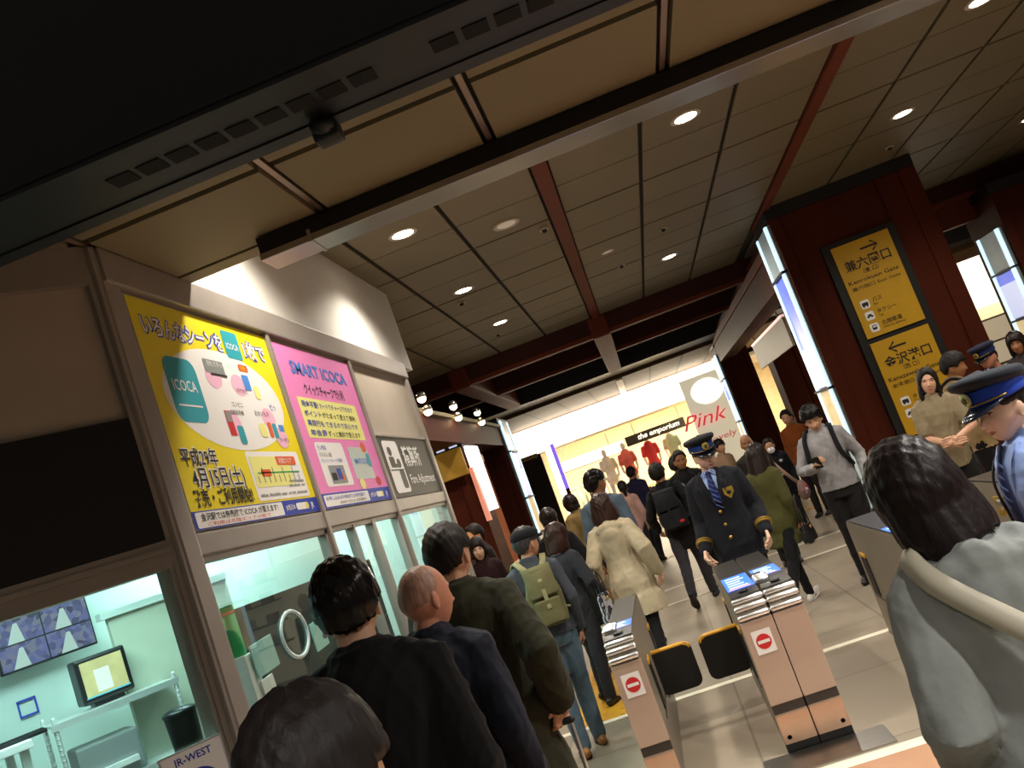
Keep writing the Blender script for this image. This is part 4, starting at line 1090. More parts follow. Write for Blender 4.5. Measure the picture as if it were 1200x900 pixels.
SKIN = {}
def skin_mat(key, c):
    return mat('skin_' + key, c, .5, vary=.06, scale=14, bump=.04, bscale=90, spec=.35)
SKINS = {'fair': '#d9a98c', 'mid': '#c99574', 'ruddy': '#c88a70', 'tan': '#a9754f', 'pale': '#e2b9a0'}
M_eyew = mat('eye_white', '#d8d2cc', .3, vary=0); M_iris = mat('eye_iris', '#1b120d', .15, vary=0)
HAIRS = {'black': '#120e0d', 'soft': '#1a1311', 'brown': '#2a1810', 'dbrown': '#1f120e', 'grey': '#3a3939', 'plum': '#1f1416', 'redbrown': '#2f1910', 'stubble': '#a98270'}
def hair_mat(k, gloss=.38):
    nm = 'hair_' + k
    if nm in MATS: return MATS[nm]
    m = mat(nm, HAIRS[k], gloss, vary=.3, scale=2.2, stretch=(30, 30, 2), bump=.15, bscale=3.2, spec=.3)
    return m
LIPM = mat('lip', '#a85a50', .4, vary=0)

class Person:
    pass
def ik(S, W, hint, a, b):
    S = np.array(S, float); W = np.array(W, float); d = W - S; L = np.linalg.norm(d)
    Lm = min(L, (a + b) * .998); W = S + d / L * Lm
    k = (a * a - b * b + Lm * Lm) / (2 * Lm); h = math.sqrt(max(a * a - k * k, 1e-6))
    e = d / L; q = np.array(hint, float); q = q - e * (q @ e); q /= np.linalg.norm(q) + 1e-9
    return S + e * k + q * h, W

def build_hand(g, W, fd, palm, side, curl=.5, spread=0.0):
    """W wrist, fd finger direction, palm = direction the palm faces, side +1 right hand"""
    fd = np.array(fd, float); fd /= np.linalg.norm(fd)
    pn = np.array(palm, float); pn = pn - fd * (pn @ fd); pn /= np.linalg.norm(pn)
    lat = np.cross(fd, pn)          # across the palm
    tl = lat * 1.0                  # thumb side
    if side > 0: tl = -lat
    # palm as a flattened block of spheres
    for a in (.2, .5, .8, 1.0):
        for b in (-1, -.35, .35, 1):
            g.ell(W + fd * (.012 + .078 * a) + tl * b * (.020 + .012 * a), (.0155, .0155, .0145), nu=8, nv=6)
    ln = (.072, .082, .076, .058)
    for k in range(4):
        base = W + fd * .086 + tl * (.030 - .0205 * k)
        L = ln[k]; pts = [base - fd * .02]; d = fd.copy(); p = base.copy(); pts.append(p)
        for j, fr in enumerate((.45, .30, .25)):
            ang = curl * (0.55 + .25 * j) * 1.35
            d = d * math.cos(ang) + pn * math.sin(ang); d /= np.linalg.norm(d)
            pnn = pn - d * (pn @ d); 
            p = p + d * L * fr; pts.append(p)
            pn2 = np.cross(np.cross(d, pn), d)
        g.tube(pts, [.0095, .0095, .0088, .008, .0068], 8)
    # thumb leaves the side of the palm near its base
    b0 = W + fd * .028 + tl * .026 + pn * .004
    d = fd * .72 + tl * .55 + pn * .35; d /= np.linalg.norm(d)
    p1 = b0 + d * .036; d2 = d * .8 + fd * .3 + pn * (.2 + .5 * curl); d2 /= np.linalg.norm(d2)
    p2 = p1 + d2 * .030; d3 = d2 + pn * .35 * curl; d3 /= np.linalg.norm(d3)
    g.tube([b0 - d * .01, b0, p1, p2, p2 + d3 * .022], [.012, .0125, .0105, .0098, .008], 8)

TORSO = [(.80, .150, .105, 0), (.88, .168, .118, -.005), (.95, .165, .115, -.004), (1.03, .148, .104, .002), (1.12, .142, .102, .004), (1.21, .152, .112, .004),
         (1.30, .166, .116, 0), (1.36, .168, .106, -.004), (1.40, .150, .090, -.008), (1.43, .105, .074, -.010), (1.46, .064, .060, -.008)]
def person(name, label, x, y, face, h=1.7, sex='m', skin='fair', bulk=1.0, lean=0, bend=(0, 0), head=(0, 0, 0), armL=None, armR=None,
           legs=((0, 0), (0, 0)), top=None, inner=None, bottom=None, shoes='#1a1715', hair=None, fine=False, seed=0, group=None, face_on=False, side_lean=0, hands=(.45, .45), zoff=0.0):
    p = Person(); s = h / 1.70
    root = thing('person', label, 'person', (x, y, zoff), rad(face), group, s)
    p.root = root
    LM = rotx(-rad(lean)) @ roty(rad(side_lean))
    piv = np.array([0, 0, .93])
    def T(q): q = np.asarray(q, float); return (q - piv) @ LM.T + piv
    p.T = T; p.LM = LM
    fem = sex == 'f'
    bw = (0.84 if fem else 0.93) * bulk
    vox = .006 if fine else .010
    sm = skin_mat(skin, SKINS[skin])
    # ---- joints
    shx = .160 * bw
    S = {-1: T((-shx, -.012, 1.375)), 1: T((shx, -.012, 1.375))}
    arms = {}
    for sd, a in ((-1, armL), (1, armR)):
        a = a or {}
        W = a.get('w')
        if W is None: W = S[sd] + np.array([sd * .055, a.get('fwd', .03), -.505])
        hint = a.get('hint', (sd * .35, -1, -.1))
        E, W = ik(S[sd], W, hint, .285, .245)
        arms[sd] = (S[sd], E, W)
    p.arms = arms
    hips = {-1: np.array([-.085 * bw, 0, .90]), 1: np.array([.085 * bw, 0, .90])}
    legp = {}
    for sd, (a, k) in ((-1, legs[0]), (1, legs[1])):
        a = rad(a); k = rad(k)
        H = hips[sd]; K = H + .42 * np.array([0, math.sin(a), -math.cos(a)])
        A = K + .40 * np.array([0, math.sin(a - k), -math.cos(a - k)])
        legp[sd] = [H, K, A, a - k]
    drop = min(legp[sd][2][2] for sd in (-1, 1)) - .085
    p.drop = drop
    root.location.z = zoff - drop * s
    p.legp = legp
    # ---- head
    yaw, pit, rol = [rad(v) for v in head]
    HR = rotz(yaw) @ roty(rol) @ rotx(pit)
    nb = np.array([0, -.012, 1.47]); hc0 = np.array([0, .020, 1.582]) - nb
    hc = T(nb) + LM @ (HR @ (hc0 * np.array([1, 1, 1])))
    RH = LM @ HR
    def HT(q): return np.asarray(q, float) @ RH.T + hc
    p.HT = HT; p.RH = RH; p.hc = hc
    D = head_grid(72 if fine else 48, 56 if fine else 36); HP = head_shape(D, fem); nv_, nu_ = HP.shape[:2]
    parts = []
    g = G(); g.add(HT(HP.reshape(-1, 3)), grid_faces(nv_, nu_))
    g.tube([T((0, -.015, 1.41)), T((0, -.012, 1.47)), HT((0, -.018, -.07)), HT((0, -.01, -.03))], [.066 * bw, .056 * bw, .054 * bw, .05], 16)
    for sd in (-1, 1):
        g.ell(HT((sd * .076, -.012, -.012)), (.008, .019, .031), RH @ rotz(sd * .35) @ roty(0), 12, 10)
        g.ell(HT((sd * .077, -.010, -.038)), (.006, .010, .010), RH, 8, 6)
    parts.append(remesh(g, .0042 if fine else .0065, 2))
    # ---- hands + forearm
    for i, sd in enumerate((-1, 1)):
        Sx, E, W = arms[sd]; fd = W - E; fd = fd / np.linalg.norm(fd)
        a = (armL, armR)[i] or {}
        fdir = np.array(a.get('fd', fd + np.array([0, .1, -.1])))
        palm = a.get('palm', (-sd, .1, 0))
        g = G(); g.tube([E, E + (W - E) * .3, W - fd * .02, W + fd * .02], [.038 * bw, .040 * bw, .027, .025], 12)
        build_hand(g, W, fdir, palm, sd, hands[i])
        parts.append(remesh(g, .004 if fine else .0055, 1))
    # ---- trunk, upper arms and legs
    g = G()
    g.rings([[T((c * 1.0 * rx * bw, oy + sn * ry * bulk, z)) for c, sn in [(math.cos(2 * PI * k / 24), math.sin(2 * PI * k / 24)) for k in range(24)]] for z, rx, ry, oy in TORSO])
    for sd in (-1, 1):
        Sx, E, W = arms[sd]
        g.tube([Sx, Sx + (E - Sx) * .5, E, E + (W - E) * .4], [.052, .046, .038, .036], 12)
        H, K, A, an = legp[sd]
        g.tube([H + (0, 0, .04), H + (K - H) * .4, K, K + (A - K) * .4, A], [.078, .075, .052, .050, .034], 12)
        g.ell(A + np.array([0, .05, -.045]), (.035, .10, .03), None, 12, 8)
    parts.append(remesh(g, .014, 2))
    body = join_meshes(parts); body.materials.clear(); body.materials.append(sm)
    link('body', body, root, True)
    # ---- face details
    if face_on:
        Pts = HP.reshape(-1, 3)
        def fy(px, pz):
            m_ = Pts[:, 1] > 0; Q = Pts[m_]
            d = (Q[:, 0] - px) ** 2 + (Q[:, 2] - pz) ** 2; k = np.argsort(d)[:4]
            w = 1 / (d[k] + 1e-7); return float((Q[k, 1] * w).sum() / w.sum())
        hm = hair_mat((hair or {}).get('c', 'black'))
        for sd in (-1, 1):
            ex = sd * .031; y0 = fy(ex, .002)
            g = G(); g.ell(HT((ex, y0 - .0035, .002)), (.0125, .006, .0052), RH, 14, 8); eye = g.obj('eye', M_eyew, root, True)
            g = G(); g.ell(HT((ex, y0 + .0005, .002)), (.0055, .0028, .005), RH, 12, 8); g.obj('iris', M_iris, eye, True)
            g = G(); g.tube([HT((ex + sd * q, fy(ex + sd * q, zz) + .001, zz)) for q, zz in ((-.014, .006), (-.005, .009), (.006, .0085), (.014, .004))], [.0012, .002, .002, .001], 6); g.obj('eyelid', hm, root, True)
            g = G(); g.tube([HT((ex + sd * q, fy(ex + sd * q, zz) + .0005, zz)) for q, zz in ((-.017, .021), (-.004, .026), (.010, .025), (.020, .019))], [.0025, .0032, .003, .0015], 6); g.obj('eyebrow', hm, root, True)
        g = G(); g.tube([HT((q, fy(q, zz) - .0012, zz)) for q, zz in ((-.023, -.066), (-.011, -.063), (0, -.0642), (.011, -.063), (.023, -.066))], [.0015, .0036, .0036, .0036, .0015], 8)
        g.tube([HT((q, fy(q, zz) - .0015, zz)) for q, zz in ((-.020, -.068), (-.009, -.0715), (0, -.072), (.009, -.0715), (.020, -.068))], [.0015, .0042, .0046, .0042, .0015], 8)
        g.obj('lips', LIPM, root, True)
        g = G()
        for sd in (-1, 1): g.ell(HT((sd * .0065, fy(sd * .0065, -.046) - .001, -.0475)), (.0032, .003, .002), RH, 8, 6)
        g.obj('nostrils', mat('nostril', '#5a3026', .6, vary=0), root, True)
    # ---- hair
    if hair:
        hm = hair_mat(hair.get('c', 'black'), hair.get('gloss', .38))
        th = hair.get('t', .016); Dd = head_grid(72 if fine else 56, 56 if fine else 44); HP2 = head_shape(Dd, fem)
        az = np.abs(np.arctan2(Dd[..., 0], Dd[..., 1])); zz = Dd[..., 2]
        style = hair.get('s', 'short')
        lim = {'short': ([0, .45, .8, 1.2, 1.5, 1.75, 2.2, PI], [.60, .58, .45, .05, .10, .12, -.40, -.58]),
               'fringe': ([0, .45, .8, 1.2, 1.5, 1.75, 2.2, PI], [.26, .28, .25, -.1, .02, -.05, -.45, -.62]),
               'long': ([0, .35, .7, 1.0, 1.3, 1.8, PI], [.55, .48, .20, -.25, -.75, -.9, -.95]),
               'longfringe': ([0, .4, .7, 1.0, 1.3, 1.8, PI], [.28, .26, .12, -.35, -.75, -.9, -.95]),
               'bald': ([0, 1, 1.4, 1.9, PI], [2, 2, .15, -.2, -.4])}[style]
        zl = np.interp(az, *lim)
        wob = (.02 * np.sin(az * 23 + 2) + .015 * np.sin(az * 41)) * (style != 'bald')
        mk = sstep((zz - zl + wob) / .14)
        vol = th * (1 + .45 * np.clip(zz, 0, 1)) * (1 + .10 * np.sin(Dd[..., 0] * 19 + Dd[..., 2] * 5) * np.sin(Dd[..., 1] * 15 + zz * 7) + .07 * np.sin(az * 31 + 2 * np.sin(zz * 9)))
        if style == 'bald': vol = vol * 0 + .0015
        off = vol * mk - .010 * (1 - mk)
        nrm = HP2 / np.array([.0765, .096, .118]) ** 2; nrm /= np.linalg.norm(nrm, axis=-1, keepdims=True) + 1e-9
        Q = HP2 + nrm * off[..., None]
        g = G(); n1, n2 = Q.shape[:2]; g.add(HT(Q.reshape(-1, 3)), grid_faces(n1, n2))
        L = hair.get('len', 0)
        if L or hair.get('bun') or hair.get('pony'):
            if L:
                op = hair.get('open', 1.0); ww = hair.get('w', 1.0)
                n = 40; outer = []; inner_ = []
                zs = np.linspace(.045, -L, 12)
                ring = []
                for z in zs:
                    q = (.045 - z) / (L + .045); rx = (.084 + .016 * math.sin(min(q * 1.6, 1) * PI / 2) - .012 * max(0, q - .8) * 5 * hair.get('tip', 1)) * ww; ry = (.094 + .006 * q) * ww
                    tk = .030 - .012 * q
                    pts = []
                    an = np.linspace(op, 2 * PI - op, n)
                    for a in an: pts.append((rx * math.sin(a) * (1 + .025 * math.sin(a * 19 + q * 3)), -.008 - .01 * q + ry * math.cos(a) * (1 + .025 * math.sin(a * 17)), z + .012 * math.sin(a * 9) * q))
                    for a in an[::-1]: pts.append(((rx - tk) * math.sin(a), -.008 - .01 * q + (ry - tk) * math.cos(a), z + .01))
                    ring.append(HT(np.array(pts)))
                g.rings(ring)
            if hair.get('bun'):
                g.ell(HT((0, -.115, hair['bun'])), (.045, .04, .045))
            if hair.get('pony'):
                g.tube([HT((0, -.10, .02)), HT((0, -.135, -.02)), HT((0, -.12, -.10)), HT((0, -.10, -.17))], [.025, .035, .032, .012])
            me = remesh(g, .006 if fine else .008, 2)
            me.materials.append(hm); link('hair', me, root, True)
        else:
            g.obj('hair', hm, root, True)
    # ---- trousers / legs
    if bottom:
        t = bottom.get('t', .014); fl = bottom.get('flare', 0)
        g = G()
        tb = [r for r in TORSO if r[0] <= 1.04]
        g.rings([[T((c * (rx * bw + t * .6), oy + sn * (ry * bulk + t * .6), z)) if z > .93 else np.array((c * (rx * bw + t * .6), oy + sn * (ry * bulk + t * .6), z)) for c, sn in [(math.cos(2 * PI * k / 24), math.sin(2 * PI * k / 24)) for k in range(24)]] for z, rx, ry, oy in tb])
        for sd in (-1, 1):
            H, K, A, an = legp[sd]
            g.tube([H + (0, 0, .03), H + (K - H) * .4, K, K + (A - K) * .45, A + (K - A) * .03 + (0, 0, -.02)], [.080 + t, .080 + t, .056 + t, .052 + t + fl * .5, .042 + t + fl], 14)
        me = remesh(g, .010 if fine else .013, 3, .007, 1.1, seed + 3)
        me.materials.append(cloth(bottom['c'].strip('#') + 'tr', bottom['c'])); link('trousers', me, root, True)
    # ---- shoes
    smat = mat('shoe_' + shoes.strip('#'), shoes, .45, vary=.08)
    for sd in (-1, 1):
        H, K, A, an = legp[sd]
        FR = rotx(max(-1.0, min(an, .25)) * (1.0 if an < 0 else .9))
        g = G()
        for yy, rx, rz, zc in ((-.045, .036, .04, .035), (.0, .038, .055, .045), (.06, .042, .042, .035), (.12, .044, .034, .028), (.165, .038, .026, .024)):
            g.ell(A + FR @ np.array([sd * .004, yy, zc - .083]), (rx, .06, rz), FR, 12, 8)
        up_ = remesh(g, .011, 3); up_.materials.append(smat)
        so = link('shoe', up_, root, True)
        g = G(); g.rings([[A + FR @ np.array([sd * .004 + .046 * w_ * c, .055 + .125 * sn, zz]) for c, sn, w_ in [(math.cos(2 * PI * k / 20), math.sin(2 * PI * k / 20), 1 - .15 * (math.sin(2 * PI * k / 20) < 0)) for k in range(20)]] for zz in (-.087, -.068)])
        g.obj('sole', mat('shoe_sole', '#2b2724', .7) if shoes not in ('#e4dfd8',) else M_print_w, so, True)
    # ---- inner shirt collar / tie handled by extras
    def upper(name_, col, hem, t, sleeve=1.0, flare=0.0, neck=1.47, fold=.008, rough=.85, sw=0.0, vox_=None, hood=False, collar=True, matl=None):
        g = G(); secs = []
        for z, rx, ry, oy in TORSO:
            if z < max(hem, .80) - .001 or z > neck + .03: continue
            q = max(0, (1.1 - z) / .4)
            secs.append((z, rx * bw + t + flare * q * .5, ry * bulk + t + flare * q * .4 + .004, oy))
        if hem < .80:
            z = .78
            zlist = np.linspace(.76, hem, max(2, int((.80 - hem) / .06)))
            for z in zlist:
                q = (1.1 - z) / .4
                secs.insert(0, (z, .152 * bw + t + .012 + flare * q * .5, .108 * bulk + t + .012 + flare * q * .4, 0))
        zt, rx, ry, oy = secs[-1]
        secs.append((neck + .012, rx * .96, ry * .96, oy)) if zt < neck else None
        def TT(q_):
            # coat below the hips keeps half of the lean
            q_ = np.asarray(q_, float); a = T(q_)
            return a if q_[2] > .93 else q_ * .8 + a * .2
        g.rings([[TT((c * rx, oy + sn * ry, z)) for c, sn in [(math.cos(2 * PI * k / 28), math.sin(2 * PI * k / 28)) for k in range(28)]] for z, rx, ry, oy in secs])
        for sd in (-1, 1):
            Sx, E, W = arms[sd]
            inw = T((sd * .10, -.01, 1.385)) 
            if sleeve >= .99:
                pts = [inw, Sx, Sx + (E - Sx) * .45, E, E + (W - E) * .5, W - (W - E) * .02]
                g.tube(pts, [.054 + t, (.052 + t) * .97, .047 + t * .9 + sw * .5, .041 + t * .9 + sw, .038 + t * .85 + sw, .032 + t * .8 + sw], 14)
            elif sleeve > 0:
                pts = [inw, Sx, Sx + (E - Sx) * .5, Sx + (E - Sx) * (.5 + sleeve * .5)]
                g.tube(pts, [.062 + t, .060 + t, .056 + t, .052 + t + sw], 14)
        if collar:
            g.rings([[T((c * r_ * bw, -.010 + sn * r_ * .95 + .006 * c * 0, z)) for c, sn in [(math.cos(2 * PI * k / 24), math.sin(2 * PI * k / 24)) for k in range(24)]] for z, r_ in ((1.40, .105), (1.44, .082), (1.497 if collar is True else collar, .068))])
        if hood:
            for a, r_ in ((-.75, .05), (-.4, .058), (0, .062), (.4, .058), (.75, .05)):
                g.ell(T((math.sin(a) * .115, -.075 - math.cos(a) * .035, 1.405 - .03 * abs(a) + .02)), (r_, r_ * .8, r_ * .9))
            g.ell(T((0, -.125, 1.34)), (.10, .045, .085))
        me = remesh(g, vox_ or (.009 if fine else .012), 3, fold, 1.0, seed)
        me.materials.append(matl or cloth(col.strip('#') + name_, col, rough=rough))
        return link(name_, me, root, True)
    p.upper = upper
    if inner: upper('shirt', **inner)
    if top:
        tt = dict(top); nm = tt.pop('n', 'coat'); p.coat = upper(nm, **tt)
    return p

def strip_mesh(pts, wdir, w, t):
    """flat strap through pts; wdir list of width directions"""
    g = G(); R = []
    for i, q in enumerate(pts):
        q = np.array(q, float); a = np.array(pts[min(i + 1, len(pts) - 1)], float) - np.array(pts[max(i - 1, 0)], float); a /= np.linalg.norm(a) + 1e-9
        wd = np.array(wdir[i] if isinstance(wdir[0], (tuple, list, np.ndarray)) else wdir, float); wd = wd - a * (wd @ a); wd /= np.linalg.norm(wd) + 1e-9
        n = np.cross(a, wd)
        R.append([q + wd * w / 2 + n * t / 2, q - wd * w / 2 + n * t / 2, q - wd * w / 2 - n * t / 2, q + wd * w / 2 - n * t / 2])
    g.rings(R); return g
def smooth_path(pts, n=6):
    P = [np.array(q, float) for q in pts]; out = []
    for i in range(len(P) - 1):
        p0, p1, p2, p3 = P[max(i - 1, 0)], P[i], P[i + 1], P[min(i + 2, len(P) - 1)]
        for k in range(n):
            t = k / n
            out.append(.5 * ((2 * p1) + (-p0 + p2) * t + (2 * p0 - 5 * p1 + 4 * p2 - p3) * t * t + (-p0 + 3 * p1 - 3 * p2 + p3) * t ** 3))
    out.append(P[-1]); return out
def worn(p, name, label, cat):
    """an own thing carried by a person: same placement as the wearer"""
    t = thing(name, label, cat, p.root.location, p.root.rotation_euler.z, None, p.root.scale[0]); return t
def backpack(p, label, col, w=.28, hgt=.42, d=.14, off=.16, z0=.98, strapc=None, pockets=True, flap=True, both=True):
    t = worn(p, 'backpack', label, 'backpack'); M = cloth(col.strip('#') + 'bag', col, .3, .75); Ms = cloth((strapc or col).strip('#') + 'strap', strapc or col, .2)
    g = G(); R = []
    for k in range(9):
        q = k / 8; z = z0 + hgt * q; sx_ = w / 2 * (1 - .28 * max(0, q - .55) / .45) * (.93 + .07 * math.sin(q * PI)); sy_ = d / 2 * (1.05 - .45 * q ** 2)
        ring = []
        for i in range(24):
            a = 2 * PI * i / 24; c, s_ = math.cos(a), math.sin(a)
            ring.append(p.T((sx_ * abs(c) ** .55 * np.sign(c), -off - d / 2 + sy_ * abs(s_) ** .6 * np.sign(s_), z)))
        R.append(ring)
    g.rings(R); me = remesh(g, .010, 3, .008, 1.2, 5); me.materials.append(M); link('bag_body', me, t, True)
    if pockets:
        g = G(); 
        R = []
        for k in range(5):
            q = k / 4; z = z0 + .02 + hgt * .42 * q
            R.append([p.T((w * .36 * abs(math.cos(2 * PI * i / 20)) ** .6 * np.sign(math.cos(2 * PI * i / 20)), -off - d - .012 + .032 * abs(math.sin(2 * PI * i / 20)) ** .7 * np.sign(math.sin(2 * PI * i / 20)) * (1 - .4 * q), z)) for i in range(20)])
        g.rings(R); me = remesh(g, .010, 3); me.materials.append(M); link('front_pocket', me, t, True)
    if flap:
        g = strip_mesh([p.T(q) for q in smooth_path([(0, -off + .0, z0 + hgt * .98), (0, -off - d * .55, z0 + hgt * 1.02), (0, -off - d * .95, z0 + hgt * .80), (0, -off - d * 1.10, z0 + hgt * .52)])], (1, 0, 0), w * .78, .014); g.obj('flap', M, t, True)
        g = strip_mesh([p.T(q) for q in smooth_path([(0, -off - d * .97, z0 + hgt * .82), (0, -off - d * 1.16, z0 + hgt * .5), (0, -off - d * 1.28, z0 + hgt * .3)])], (1, 0, 0), .03, .008); g.obj('buckle_strap', Ms, t, True)
    for sd in (-1, 1) if both else (1,):
        g = strip_mesh([p.T(q) for q in smooth_path([(sd * .04, -off - .02, z0 + hgt * .92), (sd * .085, -.12, 1.43), (sd * .115, -.01, 1.475), (sd * .135, .095, 1.38), (sd * .15, .135, 1.22), (sd * .185, .06, 1.08), (sd * .15, -off + .0, z0 + .08)])], (sd * 1.0, .0, -.25), .045, .012)
        g.obj('shoulder_strap', Ms, t, True)
    return t
def peaked_cap(p, crown, band, badge='#c9b35a', visor='#0d0f14', top_r=.125, tilt=.12, fine=True):
    root = p.root
    mc = cloth(crown.strip('#') + 'cap', crown, .15, .7); mb = cloth(band.strip('#') + 'band', band, .1, .6)
    R_ = p.RH @ rotx(-tilt)
    def put(q): return np.asarray(q) @ R_.T + p.HT((0, -.004, .052))
    g = G(); rings = []
    for z, rx, ry, oy in ((.048, .098, .118, 0), (.066, .118, .140, .006), (.086, .122, .145, .010), (.100, .112, .132, .012), (.107, .07, .085, .012), (.108, .01, .012, .01)):
        rings.append([put((rx * math.cos(a), oy + ry * math.sin(a), z + .022 * (math.sin(a) if z < .105 else math.sin(a) * .6))) for a in [2 * PI * k / 40 for k in range(40)]])
    g.rings(rings); o = g.obj('cap_crown', mc, root, True)
    g = G(); rings = []
    for z, e in ((-.004, .0), (.0, .002), (.05, .004), (.054, .0)):
        rings.append([put(((.094 + e) * math.cos(a), (.115 + e) * math.sin(a), z + .010 * math.sin(a) * (z > .02))) for a in [2 * PI * k / 40 for k in range(40)]])
    g.rings(rings); g.obj('cap_band', mb, o, True)
    g = G(); rings = []
    n = 21; top_, bot = [], []
    for k in range(n):
        a = rad(22 + 136 * k / (n - 1)); e = math.sin(PI * k / (n - 1)) ** .7
        i_ = np.array((.095 * math.cos(a), .116 * math.sin(a), .004)); o_ = np.array((.101 * math.cos(a), .118 * math.sin(a) + .058 * e, .002 - .030 * e))
        rings.append([put(i_), put(o_), put(o_ - (0, 0, .005)), put(i_ - (0, 0, .005))])
    g.rings(rings); g.obj('cap_visor', mat('visor_' + visor.strip('#'), visor, .2, vary=0), o, True)
    g = G(); g.ell(put((0, .128, .044)), (.028, .009, .030), R_, 20, 10); b = g.obj('cap_badge', mat('badge_' + badge.strip('#'), badge, .35, metal=.6, vary=.15, scale=60), o, True)
    g = G(); g.ell(put((0, .1365, .044)), (.014, .004, .015), R_, 14, 8); g.obj('badge_wheel', mat('badge_centre', '#e6ddb0', .3, metal=.5), b, True) if False else g.obj('badge_wheel', mat('badge_centre', '#5c5a2a', .35, metal=.5), o, True)
    g = G(); g.tube([put((.096 * math.cos(a), .120 * math.sin(a), .008 + .004 * math.sin(a))) for a in [rad(15 + 150 * k / 16) for k in range(17)]], .0035, 8); g.obj('cap_cord', mat('gold_cord', '#b59545', .35, metal=.7), o, True)
    return o
def lapels(p, col, shirt, tie, zlow=1.16, off=.0, tiepat=None):
    """V opening with shirt, tie and lapels on the front of a jacket"""
    root = p.root; T = p.T
    def fr(x, z, e): 
        zz = [r[0] for r in TORSO]; rx = np.interp(z, zz, [r[1] for r in TORSO]); ry = np.interp(z, zz, [r[2] for r in TORSO])
        return T((x, (ry + .020 + off) * math.sqrt(max(.05, 1 - (x / (rx + .035)) ** 2)) - .004 + e, z))
    g = G(); n = 9
    L = [(.062 * (1 - k / (n - 1)) + .004, 1.452 - (1.452 - zlow) * k / (n - 1)) for k in range(n)]
    V = []; 
    for w_, z in L: V += [fr(-w_, z, .004), fr(0, z, .008), fr(w_, z, .004)]
    V2 = [v - np.array(p.LM @ np.array([0, .02, 0])) for v in V]
    F = []
    for k in range(n - 1):
        for j in range(2): a = k * 3 + j; F.append((a, a + 1, a + 4, a + 3))
    m = len(V); F2 = [tuple(i + m for i in f[::-1]) for f in F]
    g.add(V + V2, F + F2); so = g.obj('shirt_front', cloth(shirt.strip('#') + 'shirtf', shirt, .1), root, True)
    if tie:
        g = G(); R = []
        for z, w_ in ((1.462, .016), (1.445, .022), (1.43, .016), (1.36, .026), (1.26, .034), (zlow + .01, .030)):
            R.append([fr(-w_, z, .014), fr(0, z, .020), fr(w_, z, .014), fr(0, z, .004)])
        g.rings(R); to = g.obj('necktie', cloth(tie.strip('#') + 'tie', tie, .1, .5), root, True)
        if tiepat:
            for k in range(6):
                z = 1.40 - k * .042; g = G(); R = []
                for dx in (-.024, 0, .024): R.append([fr(dx, z + dx * .9 + .005, .0205 - abs(dx) * .2), fr(dx, z + dx * .9 - .005, .0205 - abs(dx) * .2), fr(dx, z + dx * .9 - .005, .016 - abs(dx) * .2), fr(dx, z + dx * .9 + .005, .016 - abs(dx) * .2)])
                g.rings(R); g.obj('tie_stripe', cloth('tiestripe', tiepat, .05), to, True)
    if col:
        mc = cloth(col.strip('#') + 'lapel', col, .1)
        for sd in (-1, 1):
            g = G(); R = []
            for z, xi, xo in ((1.475, .050, .070), (1.44, .058, .098), (1.40, .052, .112), (1.38, .047, .095), (1.375, .046, .118), (1.30, .032, .090), (1.22, .018, .05), (zlow - .01, .002, .012)):
                R.append([fr(sd * xi, z, .010), fr(sd * xo, z, .012), fr(sd * xo, z, .002), fr(sd * xi, z, -.002)])
            g.rings(R); g.obj('lapel', mc, root, True)
        for sd in (-1, 1):
            g = G(); g.tube([fr(sd * .02, 1.470, .02), fr(sd * .055, 1.445, .012), fr(sd * .05, 1.42, .012), fr(sd * .014, 1.462, .022)], .006, 6); g.obj('shirt_collar', cloth(shirt.strip('#') + 'shirtf', shirt, .1), so, True)
    p.fr = fr
    return so

# ------------------------------------------------------------------ the queue along the office wall
p = person('person', 'person with short black hair at the very bottom, only the crown showing', -.47, .98, 3, 1.57, 'm', 'mid', top=dict(col='#121214', hem=.6, t=.022),
           bottom=dict(c='#15161a'), hair=dict(c='soft', t=.016, gloss=.55), fine=True, seed=1)
p = person('person', 'person with slick wet-looking black hair, an earring and black coat, back turned', -.91, 2.42, 8, 1.70, 'm', 'fair', bulk=1.08, head=(4, -4, 0),
           top=dict(col='#0f0f11', hem=.5, t=.03, fold=.008), bottom=dict(c='#15161a'), hair=dict(c='black', t=.020, gloss=.22, s='fringe'), fine=True, seed=2)
g = G(); g.ell(p.HT((-.081, -.012, -.048)), (.006, .006, .008)); g.obj('earring', M_chrome, p.root, True)
p = person('person', 'bald man in dark navy overcoat with head turned right', -.885, 3.0, -6, 1.61, 'm', 'ruddy', bulk=1.0, head=(-34, -2, 0), top=dict(col='#1c1f2b', hem=.5, t=.026, fold=.008),
           bottom=dict(c='#1a1c22'), hair=dict(c='stubble', s='bald', gloss=.5), fine=True, seed=3, face_on=True)
p = person('person', 'man in a long olive green coat holding a suitcase handle, back turned', -.90, 3.62, -4, 1.70, 'm', 'mid', bulk=1.10, head=(-8, -3, 0),
           armR=dict(w=(.255, -.03, .93), hint=(.5, -1, 0), fd=(-.25, .05, -1), palm=(-.3, .2, 0)), hands=(.4, .95),
           top=dict(col='#2e2e1f', hem=.50, t=.032, flare=.05, fold=.008, sw=.010), bottom=dict(c='#8d7a5c'), hair=dict(c='soft', t=.020, s='short'), fine=True, seed=4)
s = worn(p, 'suitcase', 'wheeled suitcase with two silver handle rods held by the olive coat man', 'suitcase')
hx, hy = .215, -.03
G().tube([(hx - .06, hy, .845), (hx + .06, hy, .845)], .014, 10).obj('handle_grip', M_black, s, True)
for dx in (-.055, .055): G().tube([(hx + dx, hy, .845), (hx + dx, hy - .02, .50)], .0085, 10).obj('handle_rod', M_chrome, s, True)
g = G(); g.box(hx - .19, hx + .19, hy - .14, hy + .10, .045, .52, bev=.04); g.obj('shell', mat('suitcase_shell', '#23262c', .35, vary=.1), s, True)
